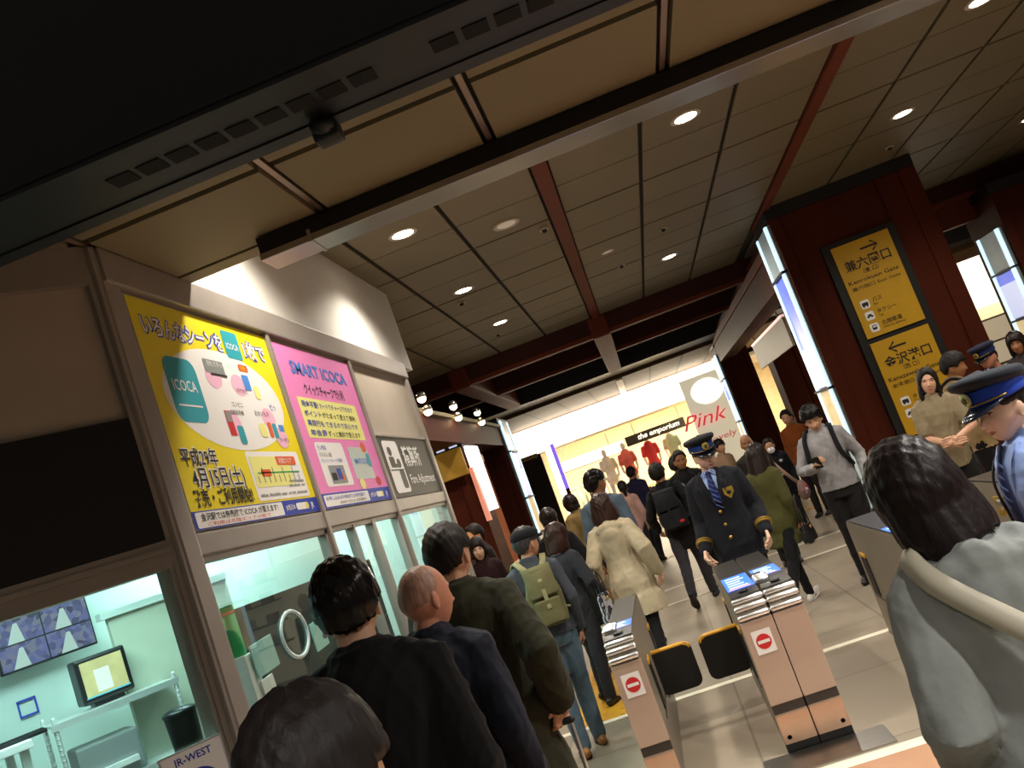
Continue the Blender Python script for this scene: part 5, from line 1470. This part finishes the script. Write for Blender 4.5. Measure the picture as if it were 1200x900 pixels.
for dx in (-.15, .15):
    for dy in (-.11, .07): G().lathe((hx + dx, hy + dy, .03), [(.012, -.012), (.03, -.01), (.03, .01), (.012, .012)], 16, R=[[0, 0, 1], [0, 1, 0], [-1, 0, 0]]).obj('wheel', M_black, s, True)
p = person('person', 'grey haired man in black flat cap and faded denim jacket with khaki rucksack', -1.0, 6.15, 16, 1.52, 'm', 'mid', head=(-52, -2, 0), legs=((-4, 4), (10, 6)),
           top=dict(n='jacket', col='#464a52', hem=.84, t=.022, fold=.008), bottom=dict(c='#5b6f80', t=.018), shoes='#9a6a38', hair=dict(c='grey', t=.018), fine=True, seed=5)
g = G(); rings = []
R_ = p.RH @ rotx(-.05)
for z, rx, ry, oy in ((.028, .088, .112, 0), (.05, .099, .122, .0), (.085, .100, .120, .01), (.112, .082, .098, .014), (.124, .03, .04, .014)):
    rings.append([p.HT((0, 0, 0)) + R_ @ np.array((rx * math.cos(a), oy - .004 + ry * math.sin(a), z)) for a in [2 * PI * k / 32 for k in range(32)]])
g.rings(rings); cap = g.obj('flat_cap', cloth('capblack', '#15171b', .3), p.root, True)
g = G(); g.ell(p.HT((0, .118, .036)), (.075, .055, .012), R_, 20, 8); g.obj('cap_peak', cloth('capblack', '#15171b', .3), cap, True)
backpack(p, 'khaki canvas rucksack with pale straps on the back of the denim jacket man', '#6d6a48', .28, .42, .13, .13, .98, '#94906a')
p = person('person', 'woman with brown bob and white scarf in dark grey jacket beyond the rucksack', -.93, 7.3, -20, 1.43, 'f', 'fair', head=(-25, -4, 0), legs=((18, 30), (-10, 0)),
           armR=dict(w=(.24, .12, .96)), top=dict(n='jacket', col='#2c2d32', hem=.72, t=.024), bottom=dict(c='#26272b'), hair=dict(c='redbrown', s='longfringe', len=.14, t=.030, w=1.2), seed=6)
g = G(); g.lathe((0, 0, 0), [(.065, -.03), (.088, -.02), (.092, .01), (.075, .03)], 24); g.v = [tuple(p.T((a, b - .01, c + 1.455))) for a, b, c in g.v]; g.obj('scarf', cloth('scarf', '#cfc6cc', .4), p.root, True)
def handbag(p, name, label, cat, at, w, h_, d, col, handle=.16, pattern=None, tilt=0):
    t = worn(p, name, label, cat); at = np.array(at, float)
    g = G(); R = []
    for k in range(7):
        q = k / 6; z = -h_ + h_ * q; ww = w / 2 * (1.08 - .25 * q ** 2) * (.9 if k == 0 else 1); dd = d / 2 * (1 - .55 * q) * (.8 if k == 0 else 1)
        R.append([at + np.array((dd * abs(math.cos(2 * PI * i / 22)) ** .6 * np.sign(math.cos(2 * PI * i / 22)), ww * abs(math.sin(2 * PI * i / 22)) ** .6 * np.sign(math.sin(2 * PI * i / 22)), z)) for i in range(22)])
    g.rings(R); me = remesh(g, .008, 3, .008, 1.3, 8)
    me.materials.append(pattern or mat('leather_' + col.strip('#'), col, .4, vary=.15, bump=.1, bscale=50)); link('bag_body', me, t, True)
    for s_ in (-1, 1):
        g = G(); g.tube(smooth_path([at + (s_ * d * .15, -w * .28, -.01), at + (s_ * d * .12, -w * .2, handle * .7), at + (0, 0, handle), at + (s_ * d * .12, w * .2, handle * .7), at + (s_ * d * .15, w * .28, -.01)]), .006, 8); g.obj('handle', mat('leather_' + col.strip('#'), col, .4), t, True)
    g = G(); g.ell(at + (d * .4, 0, -h_ * .2), (.01, .018, .018)); g.obj('clasp', M_gold, t, True)
    return t
def zebra():
    m = bpy.data.materials.new('zebra_print'); m.use_nodes = True; nt = m.node_tree; b = nt.nodes['Principled BSDF']; b.inputs['Roughness'].default_value = .7
    tc = nt.nodes.new('ShaderNodeTexCoord'); w = nt.nodes.new('ShaderNodeTexWave'); w.inputs['Scale'].default_value = 9; w.inputs['Distortion'].default_value = 9; w.inputs['Detail'].default_value = 3
    r = nt.nodes.new('ShaderNodeValToRGB'); r.color_ramp.interpolation = 'CONSTANT'; r.color_ramp.elements[0].color = (.02, .02, .03, 1); r.color_ramp.elements[1].color = (.45, .47, .52, 1); r.color_ramp.elements[1].position = .55
    nt.links.new(tc.outputs['Object'], w.inputs[0]); nt.links.new(w.outputs[0], r.inputs[0]); nt.links.new(r.outputs[0], b.inputs['Base Color']); return m
handbag(p, 'tote_bag', 'black and white patterned tote bag at the side of the brown bob woman', 'bag', (.27, .02, .98), .26, .30, .10, '#303238', .2, zebra())
p = person('person', 'woman in black coat with dark pinned-up hair ahead of the brown bob woman', -1.05, 8.4, -12, 1.55, 'f', 'fair', head=(20, -8, 0), legs=((12, 16), (-10, 2)),
           armR=dict(w=(.27, .14, .95)), top=dict(col='#131214', hem=.45, t=.024, flare=.04), bottom=dict(c='#17171a'), hair=dict(c='dbrown', s='short', t=.024, bun=.05), seed=7)
handbag(p, 'handbag', 'orange tan leather handbag carried by the woman in the long black coat', 'bag', (.27, .17, .84), .34, .24, .15, '#a5662a', .10)
p = person('person', 'young woman with black fringe looking back past the end of the office wall', -1.80, 8.5, 182, 1.51, 'f', 'pale', head=(8, -2, 0), top=dict(col='#2a1518', hem=.6, t=.022), inner=None,
           bottom=dict(c='#1b1b1f'), hair=dict(c='soft', s='longfringe', len=.09, t=.020, open=1.35), fine=True, seed=8, face_on=True)
p = person('person', 'person in maroon black coat behind the young woman with the fringe', -2.0, 9.6, 120, 1.62, 'm', 'mid', head=(10, 0, 0), top=dict(col='#231417', hem=.6, t=.024), bottom=dict(c='#1b1b1f'), hair=dict(c='soft', t=.022), seed=9)
g = G(); g.ell(p.HT((0, .085, -.05)), (.055, .035, .042), p.RH, 16, 10); g.obj('face_mask', M_print_w, p.root, True)

# ------------------------------------------------------------------ walkers beyond the gates
p = person('person', 'woman in a pale beige hooded parka with long brown hair, back turned', -.48, 7.5, -6, 1.53, 'f', 'fair', bulk=1.06, legs=((16, 6), (-16, 12)), side_lean=-2, lean=3,
           armL=dict(w=(-.27, .02, .93)), armR=dict(w=(.27, -.04, .93)), top=dict(n='parka', col='#b9ab8f', hem=.60, t=.034, flare=.14, fold=.008, hood=True, sw=.006), bottom=dict(c='#18181c'), hair=dict(c='redbrown', s='long', len=.13, t=.030, w=1.25), fine=True, seed=10)
g = G(); g.lathe((0, 0, 0), [(.06, -.02), (.085, -.015), (.088, .015), (.07, .03)], 24); g.v = [tuple(p.T((a, b - .015, c + 1.46))) for a, b, c in g.v]; g.obj('scarf', cloth('scarfblue', '#7d95bb', .3), p.root, True)
p = person('person', 'tall man in a blue grey denim shirt with thick black hair walking away', -.56, 9.0, -8, 1.73, 'm', 'tan', bulk=1.1, head=(-35, -2, 0), legs=((10, 10), (-12, 4)), side_lean=-3,
           top=dict(n='shirt', col='#566878', hem=.80, t=.020, fold=.008), bottom=dict(c='#23262c'), hair=dict(c='black', t=.026), seed=11)
p = person('person', 'woman in a tan jacket with brown hair beside the black board', -1.09, 11.5, 35, 1.57, 'f', 'mid', head=(15, -6, 0), legs=((14, 6), (-14, 16)), top=dict(n='jacket', col='#8b7447', hem=.62, t=.028), bottom=dict(c='#221f20'), hair=dict(c='dbrown', s='long', len=.08, t=.022), seed=12)
p = person('person', 'woman in pale pink blouse with dark tied hair in the crowd', -.52, 14.0, 5, 1.46, 'f', 'mid', legs=((10, 6), (-12, 8)), top=dict(n='blouse', col='#c69c90', hem=.78, t=.02), bottom=dict(c='#25232a'), hair=dict(c='soft', s='short', t=.02, pony=True), seed=13)
p = person('person', 'man in a dark violet shirt with cropped hair before the store', -.36, 15.5, -20, 1.62, 'm', 'tan', legs=((10, 6), (-12, 8)), top=dict(n='shirt', col='#2b2947', hem=.80, t=.02), bottom=dict(c='#25232a'), hair=dict(c='soft', s='short', t=.012), seed=14)
p = person('person', 'man in black coat with black backpack and grey trousers striding away', .06, 10.2, -8, 1.59, 'm', 'mid', bulk=1.06, lean=3, side_lean=-3, legs=((-22, 20), (16, 4)), armL=dict(w=(-.27, .12, .96)), armR=dict(w=(.27, -.10, .95)),
           top=dict(col='#131214', hem=.66, t=.028), bottom=dict(c='#37363b'), shoes='#151417', hair=dict(c='soft', t=.026), seed=15)
backpack(p, 'black backpack with a small red tag on the man striding away', '#1d1f24', .32, .46, .16, .14, .92)
bt = worn(p, 'tag', 'small red tag low on the black backpack', 'tag'); G().box(.07, .12, -.335, -.325, 1.0, 1.03).obj('tag_label', M_print_r, bt)
p = person('person', 'person with black hair right of the black backpack man', .30, 12.0, -15, 1.55, 'm', 'mid', top=dict(col='#17161a', hem=.7, t=.024), bottom=dict(c='#202026'), hair=dict(c='soft', t=.024), seed=16)
p = person('person', 'man facing us in a black top with white chest print left of the officer', .33, 10.8, 165, 1.63, 'm', 'tan', head=(20, -5, 0), legs=((8, 10), (-10, 4)), top=dict(n='sweatshirt', col='#121113', hem=.76, t=.024), bottom=dict(c='#1d1d21'), hair=dict(c='soft', t=.013), seed=17, face_on=True)
g = G()
for k in range(6): g.ell(p.T((.03 + .025 * math.cos(k * 1.3), .145, 1.24 + .05 * math.sin(k * 1.7))), (.022, .012, .03), None, 10, 6)
g.obj('chest_print', mat('print_offwhite', '#b9b4b4', .7, vary=.3, scale=30), p.root, True)

# the male officer
NAVY = '#1b1d24'
p = person('person', 'station officer in dark uniform with gold buttons standing behind the gates', .40, 6.97, 168, 1.67, 'm', 'pale', bulk=1.06, head=(24, -6, 2), side_lean=1,
           armL=dict(w=(-.245, .12, .92), hint=(-.15, -1, 0)), armR=dict(w=(.225, .14, .91), hint=(.15, -1, 0)), hands=(.5, .6),
           top=dict(n='uniform_jacket', col=NAVY, hem=.74, t=.026, flare=.02, fold=.008, neck=1.44, collar=1.45), bottom=dict(c='#1a1b20'), hair=dict(c='soft', t=.010), fine=True, seed=18, face_on=True)
peaked_cap(p, '#15171d', '#1d3f86')
lapels(p, NAVY, '#9db3e0', '#1f2a5e', 1.20, .012, '#56669e')
for k, z in enumerate((1.15, 1.05, .95)):
    g = G(); g.ell(p.T((.012, .158 - .003 * k, z)), (.013, .006, .013), None, 14, 8); g.obj('gold_button', MATS['gold_cord'], p.root, True)
g = G(); pts = [(-.035, .04), (.035, .04), (.035, -.005), (.0, -.048), (-.035, -.005)]
F_ = [p.fr(-.098 + a, 1.265 + b, .014) for a, b in pts]; B_ = [p.fr(-.098 + a, 1.265 + b, .004) for a, b in pts]
g.add(F_ + B_, [(0, 1, 2, 3, 4), (9, 8, 7, 6, 5)] + [(i, (i + 1) % 5, 5 + (i + 1) % 5, 5 + i) for i in range(5)]); bd = g.obj('chest_badge', mat('badge_gold', '#b99b3a', .35, metal=.6, vary=.2, scale=50), p.root)
g = G(); g.ell(p.fr(-.098, 1.268, .015), (.018, .006, .018), None, 14, 8); g.obj('badge_emblem', M_board, bd, True)
for sd in (-1, 1):
    S_, E_, W_ = p.arms[sd]; dv = (W_ - E_) / np.linalg.norm(W_ - E_)
    for k in (.035, .055):
        c = W_ - dv * (.02 + k); g = G(); g.tube([c - dv * .004, c + dv * .004], .066, 18, round_ends=False); g.obj('cuff_stripe', MATS['gold_cord'], p.root, True)
    g = G(); g.tube([p.T((sd * .075, .06, 1.445)), p.T((sd * .09, .07, 1.42))], .006, 6); g.obj('collar_pin', MATS['gold_cord'], p.root, True)
p = person('person', 'woman with long dark brown hair in olive parka striding right behind the officer', .87, 8.3, -32, 1.49, 'f', 'mid', bulk=1.02, lean=4, side_lean=0, legs=((20, 6), (-24, 18)), head=(-6, -6, 0),
           top=dict(n='parka', col='#4b4a26', hem=.66, t=.028, flare=.03, fold=.008), bottom=dict(c='#131316', t=.006), shoes='#e4dfd8', hair=dict(c='dbrown', s='long', len=.30, t=.026, w=1.2, tip=.6), seed=19)
handbag(p, 'shoulder_bag', 'black shoulder bag at the hip of the woman in the olive parka', 'bag', (.26, .0, .82), .26, .18, .10, '#17171a', .3)
p = person('person', 'bald older man facing us in dark brown jacket beside the far right pillar', 1.12, 10.8, 175, 1.54, 'm', 'tan', top=dict(n='jacket', col='#2a2422', hem=.74, t=.024), bottom=dict(c='#262424'), hair=dict(c='grey', s='bald'), seed=20, face_on=True)
p = person('person', 'person in white face mask and black jacket walking towards the gates', 1.50, 12.0, 168, 1.40, 'f', 'mid', lean=6, legs=((12, 4), (-8, 14)), head=(8, -4, 0), top=dict(n='jacket', col='#16161a', hem=.78, t=.032), bottom=dict(c='#17171b'), shoes='#b9b0a2', hair=dict(c='soft', t=.012), seed=21)
g = G(); g.ell(p.HT((0, .078, -.052)), (.060, .042, .052), p.RH, 18, 10); g.obj('face_mask', M_print_w, p.root, True)
for k, (a, b) in enumerate(((-.10, 1.33), (.08, 1.25), (-.05, 1.12))):
    g = G(); g.ell(p.T((a, .155, b)), (.028, .01, .022)); g.obj('jacket_mark', mat('print_offwhite', '#b9b4b4', .7), p.root, True)
t = worn(p, 'shoulder_bag', 'pinkish brown bag with red flowers on a long strap, masked walker', 'bag')
g = strip_mesh([p.T(q) for q in smooth_path([(.10, -.10, 1.44), (.10, .04, 1.46), (.02, .15, 1.32), (-.12, .19, 1.08), (-.22, .16, .92)])], (1, 0, .5), .05, .012); g.obj('strap', cloth('pinkstrap', '#a98574', .2), t, True)
g = G(); g.ell(p.T((-.25, .17, .80)), (.09, .16, .16), None, 18, 12); me = remesh(g, .012, 2, .012, 1.2, 3); me.materials.append(cloth('pinkbag', '#8f6f68', .3)); link('bag_body', me, t, True)
for k in range(6):
    g = G(); g.ell(p.T((-.30 + .03 * (k % 2), .24 + .05 * math.sin(k * 2.1), .80 + .07 * math.cos(k * 1.9))), (.03, .025, .03)); g.obj('flower', (M_print_r, M_print_lp, M_print_w)[k % 3], t, True)
p = person('person', 'young man in grey sweater with black backpack straps reading a phone', 1.52, 8.5, 158, 1.63, 'm', 'fair', bulk=1.08, head=(8, -20, 0), side_lean=1,
           armR=dict(w=(.10, .26, 1.14), hint=(.8, -.4, -.6), fd=(-.5, .6, .25), palm=(-.3, -.2, .9)), armL=dict(w=(-.26, .05, .93)), hands=(.4, .7),
           top=dict(n='sweater', col='#9b9a9d', hem=.84, t=.022, fold=.008), bottom=dict(c='#211f20', t=.020), hair=dict(c='black', t=.026, s='fringe'), fine=True, seed=22, face_on=True)
t = worn(p, 'phone', 'black phone in the hand of the man in grey sweater', 'phone')
g = G(); c = np.array((.05, .345, 1.185)); Rp = rotx(rad(-35))
g.ell((0, 0, 0), (0.001, .001, .001)); g = G(); g.box(-.036, .036, -.004, .004, -.068, .068, bev=.003); g.v = [tuple(Rp @ np.array(v) + c) for v in g.v]; g.obj('phone_case', M_black, t)
g = G(); g.box(-.032, .032, -.0055, -.0042, -.060, .060); g.v = [tuple(Rp @ np.array(v) + c) for v in g.v]; g.obj('phone_screen', mat('phone_screen', (.5, .6, .8), .2, emit=.4, vary=0), t)
backpack(p, 'black backpack worn by the man reading a phone', '#18191d', .30, .44, .14, .14, .96)
p = person('person', 'person in orange brown coat in the distance between the right pillars', 2.15, 14.0, 150, 1.62, 'm', 'mid', top=dict(n='jacket', col='#8d4a1e', hem=.74, t=.024), bottom=dict(c='#2a2422'), hair=dict(c='soft', t=.022), seed=23)
p = person('person', 'distant shopper in pale top with black hair under the red store lettering', 1.05, 14.0, -150, 1.55, 'f', 'mid', top=dict(n='blouse', col='#b08f70', hem=.78, t=.022), bottom=dict(c='#7c2a2c'), hair=dict(c='soft', t=.022, s='fringe'), seed=24)

# ------------------------------------------------------------------ the group at the sign pillar
p = person('person', 'woman with dark bob in short-sleeved beige sweater holding her wrist', 2.37, 8.0, 160, 1.58, 'f', 'fair', head=(6, 6, -6), side_lean=-2,
           armR=dict(w=(-.02, .25, 1.04), hint=(.8, -.4, -.7), fd=(-1, .15, .0), palm=(0, -1, -.1)), armL=dict(w=(-.10, .24, 1.06), hint=(-.8, -.4, -.6), fd=(.9, .2, -.1), palm=(0, -1, 0)), hands=(.6, .5),
           top=dict(n='sweater', col='#8f8268', hem=.80, t=.022, sleeve=.55, fold=.008), bottom=dict(c='#1d1b1c'), hair=dict(c='soft', s='long', len=.155, t=.020, open=.95), fine=True, seed=25, face_on=True)
p = person('person', 'person in tan shirt with dark bag strap beside the beige sweater woman', 2.84, 8.7, -110, 1.63, 'm', 'tan', head=(-10, -10, 0), armR=dict(w=(.14, .30, 1.08), hint=(.8, -.4, -.6)), top=dict(n='shirt', col='#a48a62', hem=.78, t=.026), bottom=dict(c='#1d1b1c'), hair=dict(c='soft', t=.024, s='fringe'), seed=26)
g = strip_mesh([p.T(q) for q in smooth_path([(.14, -.12, 1.44), (.13, .0, 1.475), (.08, .155, 1.34), (-.08, .20, 1.12), (-.235, .05, .95), (-.1, -.20, 1.05), (.06, -.19, 1.3), (.14, -.12, 1.44)])], (1, 0, .6), .045, .012)
t = worn(p, 'bag_strap', 'dark diagonal bag strap across the tan shirt', 'strap'); g.obj('strap_band', M_black, t, True)
p = person('person', 'officer in navy peaked cap seen in profile behind the policewoman', 3.35, 9.1, 112, 1.59, 'm', 'ruddy', head=(8, -10, 0), top=dict(n='uniform_jacket', col='#1a1c23', hem=.76, t=.026, neck=1.44, collar=1.45), bottom=dict(c='#1a1b20'), hair=dict(c='soft', t=.010), fine=True, seed=27, face_on=True)
peaked_cap(p, '#161a33', '#1b2660'); lapels(p, '#1a1c23', '#9db3e0', '#1f2a5e', 1.2, .012)
p = person('person', 'dark haired person at the right edge in front of the blue light box', 3.86, 9.7, 150, 1.60, 'f', 'tan', top=dict(col='#3a3030', hem=.7, t=.026), bottom=dict(c='#242224'), hair=dict(c='dbrown', t=.024, s='longfringe', len=.12), seed=28, face_on=True)

# ------------------------------------------------------------------ right foreground
p = person('person', 'woman officer in light blue shirt and striped tie, dark blue peaked cap, right edge', 1.215, 3.32, 100, 1.54, 'f', 'pale', head=(6, -1, 0), side_lean=1,
           top=dict(n='shirt', col='#8ea6dc', hem=.86, t=.020, fold=.008, neck=1.45), bottom=dict(c='#1a1c24'), hair=dict(c='soft', t=.012, bun=-.02), fine=True, seed=29, face_on=True)
peaked_cap(p, '#20242e', '#2343b0', badge='#a8a874', visor='#1a2233')
lapels(p, None, '#93aade', '#20284a', 1.0, .0, '#9aa6c8')
g = G(); g.box(-.045, .045, -.004, .004, -.04, .04, bev=.003); g.v = [tuple(np.array(p.fr(.095, 1.23, .010)) + np.array(v)) for v in g.v]; bd = g.obj('chest_badge', mat('badge_gold', '#b99b3a', .35, metal=.6), p.root)
g = G(); g.ell(np.array(p.fr(.095, 1.24, .018)), (.02, .006, .022)); g.obj('badge_emblem', M_steel, bd, True)
g = G(); g.tube(smooth_path([p.T((.075, -.02, 1.462)), p.T((.08, .07, 1.42)), p.fr(.07, 1.33, .012), p.fr(.03, 1.2, .02), p.fr(.02, 1.1, .02)]), .0055, 8); g.obj('lanyard', M_black, p.root, True)

p = person('person', 'woman with dark plum bob hair in a pale grey hooded coat, back turned', .575, 2.03, -6, 1.525, 'f', 'fair', bulk=1.0, head=(14, -10, -6), side_lean=-4,
           armL=dict(w=(-.19, .10, .96), hint=(-.1, -1, 0)), armR=dict(w=(.22, .04, .93)), top=dict(col='#9a9f9d', hem=.50, t=.034, flare=.06, fold=.008, hood=True, sw=.012), bottom=dict(c='#3a3c40'), hair=dict(c='plum', s='longfringe', len=.135, t=.030, w=1.10, gloss=.46), fine=True, seed=30)
t = worn(p, 'shoulder_bag', 'pale gold shoulder bag on a cream strap over the grey coat', 'bag')
g = strip_mesh([p.T(q) for q in smooth_path([(-.10, .10, 1.42), (-.12, .0, 1.475), (-.10, -.13, 1.42), (.02, -.215, 1.28), (.16, -.215, 1.12), (.24, -.12, 1.0)])], (.6, 0, .8), .055, .012); g.obj('strap', mat('cream_leather', '#cfc8b4', .5, vary=.06), t, True)
g = G(); g.ell(p.T((.27, -.12, .93)), (.07, .14, .13), None, 20, 12); me = remesh(g, .010, 2, .01, 1, 4); me.materials.append(mat('gold_leather', '#b9b07a', .35, vary=.1, metal=.2)); link('bag_body', me, t, True)
t = worn(p, 'handbag', 'black handbag on a dark strap hanging left of the grey coat', 'bag')
g = strip_mesh([p.T(q) for q in smooth_path([(-.225, .12, 1.10), (-.235, .06, 1.09), (-.24, .02, 1.0), (-.245, .02, .92)])], (0, 1, .0), .03, .010); g.obj('strap', M_black, t, True)
g = G(); g.ell((-.26, .03, .80), (.06, .13, .14), None, 20, 12); me = remesh(g, .010, 2, .006, 1, 4); me.materials.append(mat('black_leather', '#101014', .3, vary=.1)); link('bag_body', me, t, True)
# black travel bag on the far side of the right gate
t = thing('travel_bag', 'black travel bag standing beyond the right gate at the man in grey sweater', 'bag', (1.62, 7.75, 0), .3)
g = G(); g.box(-.22, .22, -.13, .13, .0, .60, bev=.06); me = remesh(g, .015, 2, .012, 1, 6); me.materials.append(cloth('travelbag', '#141416', .3)); link('bag_body', me, t, True)
G().tube(smooth_path([(-.1, 0, .59), (-.08, 0, .68), (.08, 0, .68), (.1, 0, .59)]), .012, 8).obj('handle', M_black, t, True)
G().box(-.15, .15, -.145, -.125, .12, .38, bev=.02).obj('front_pocket', M_bezel, t)

# ------------------------------------------------------------------ clean up
bpy.data.scenes.remove(TMP)
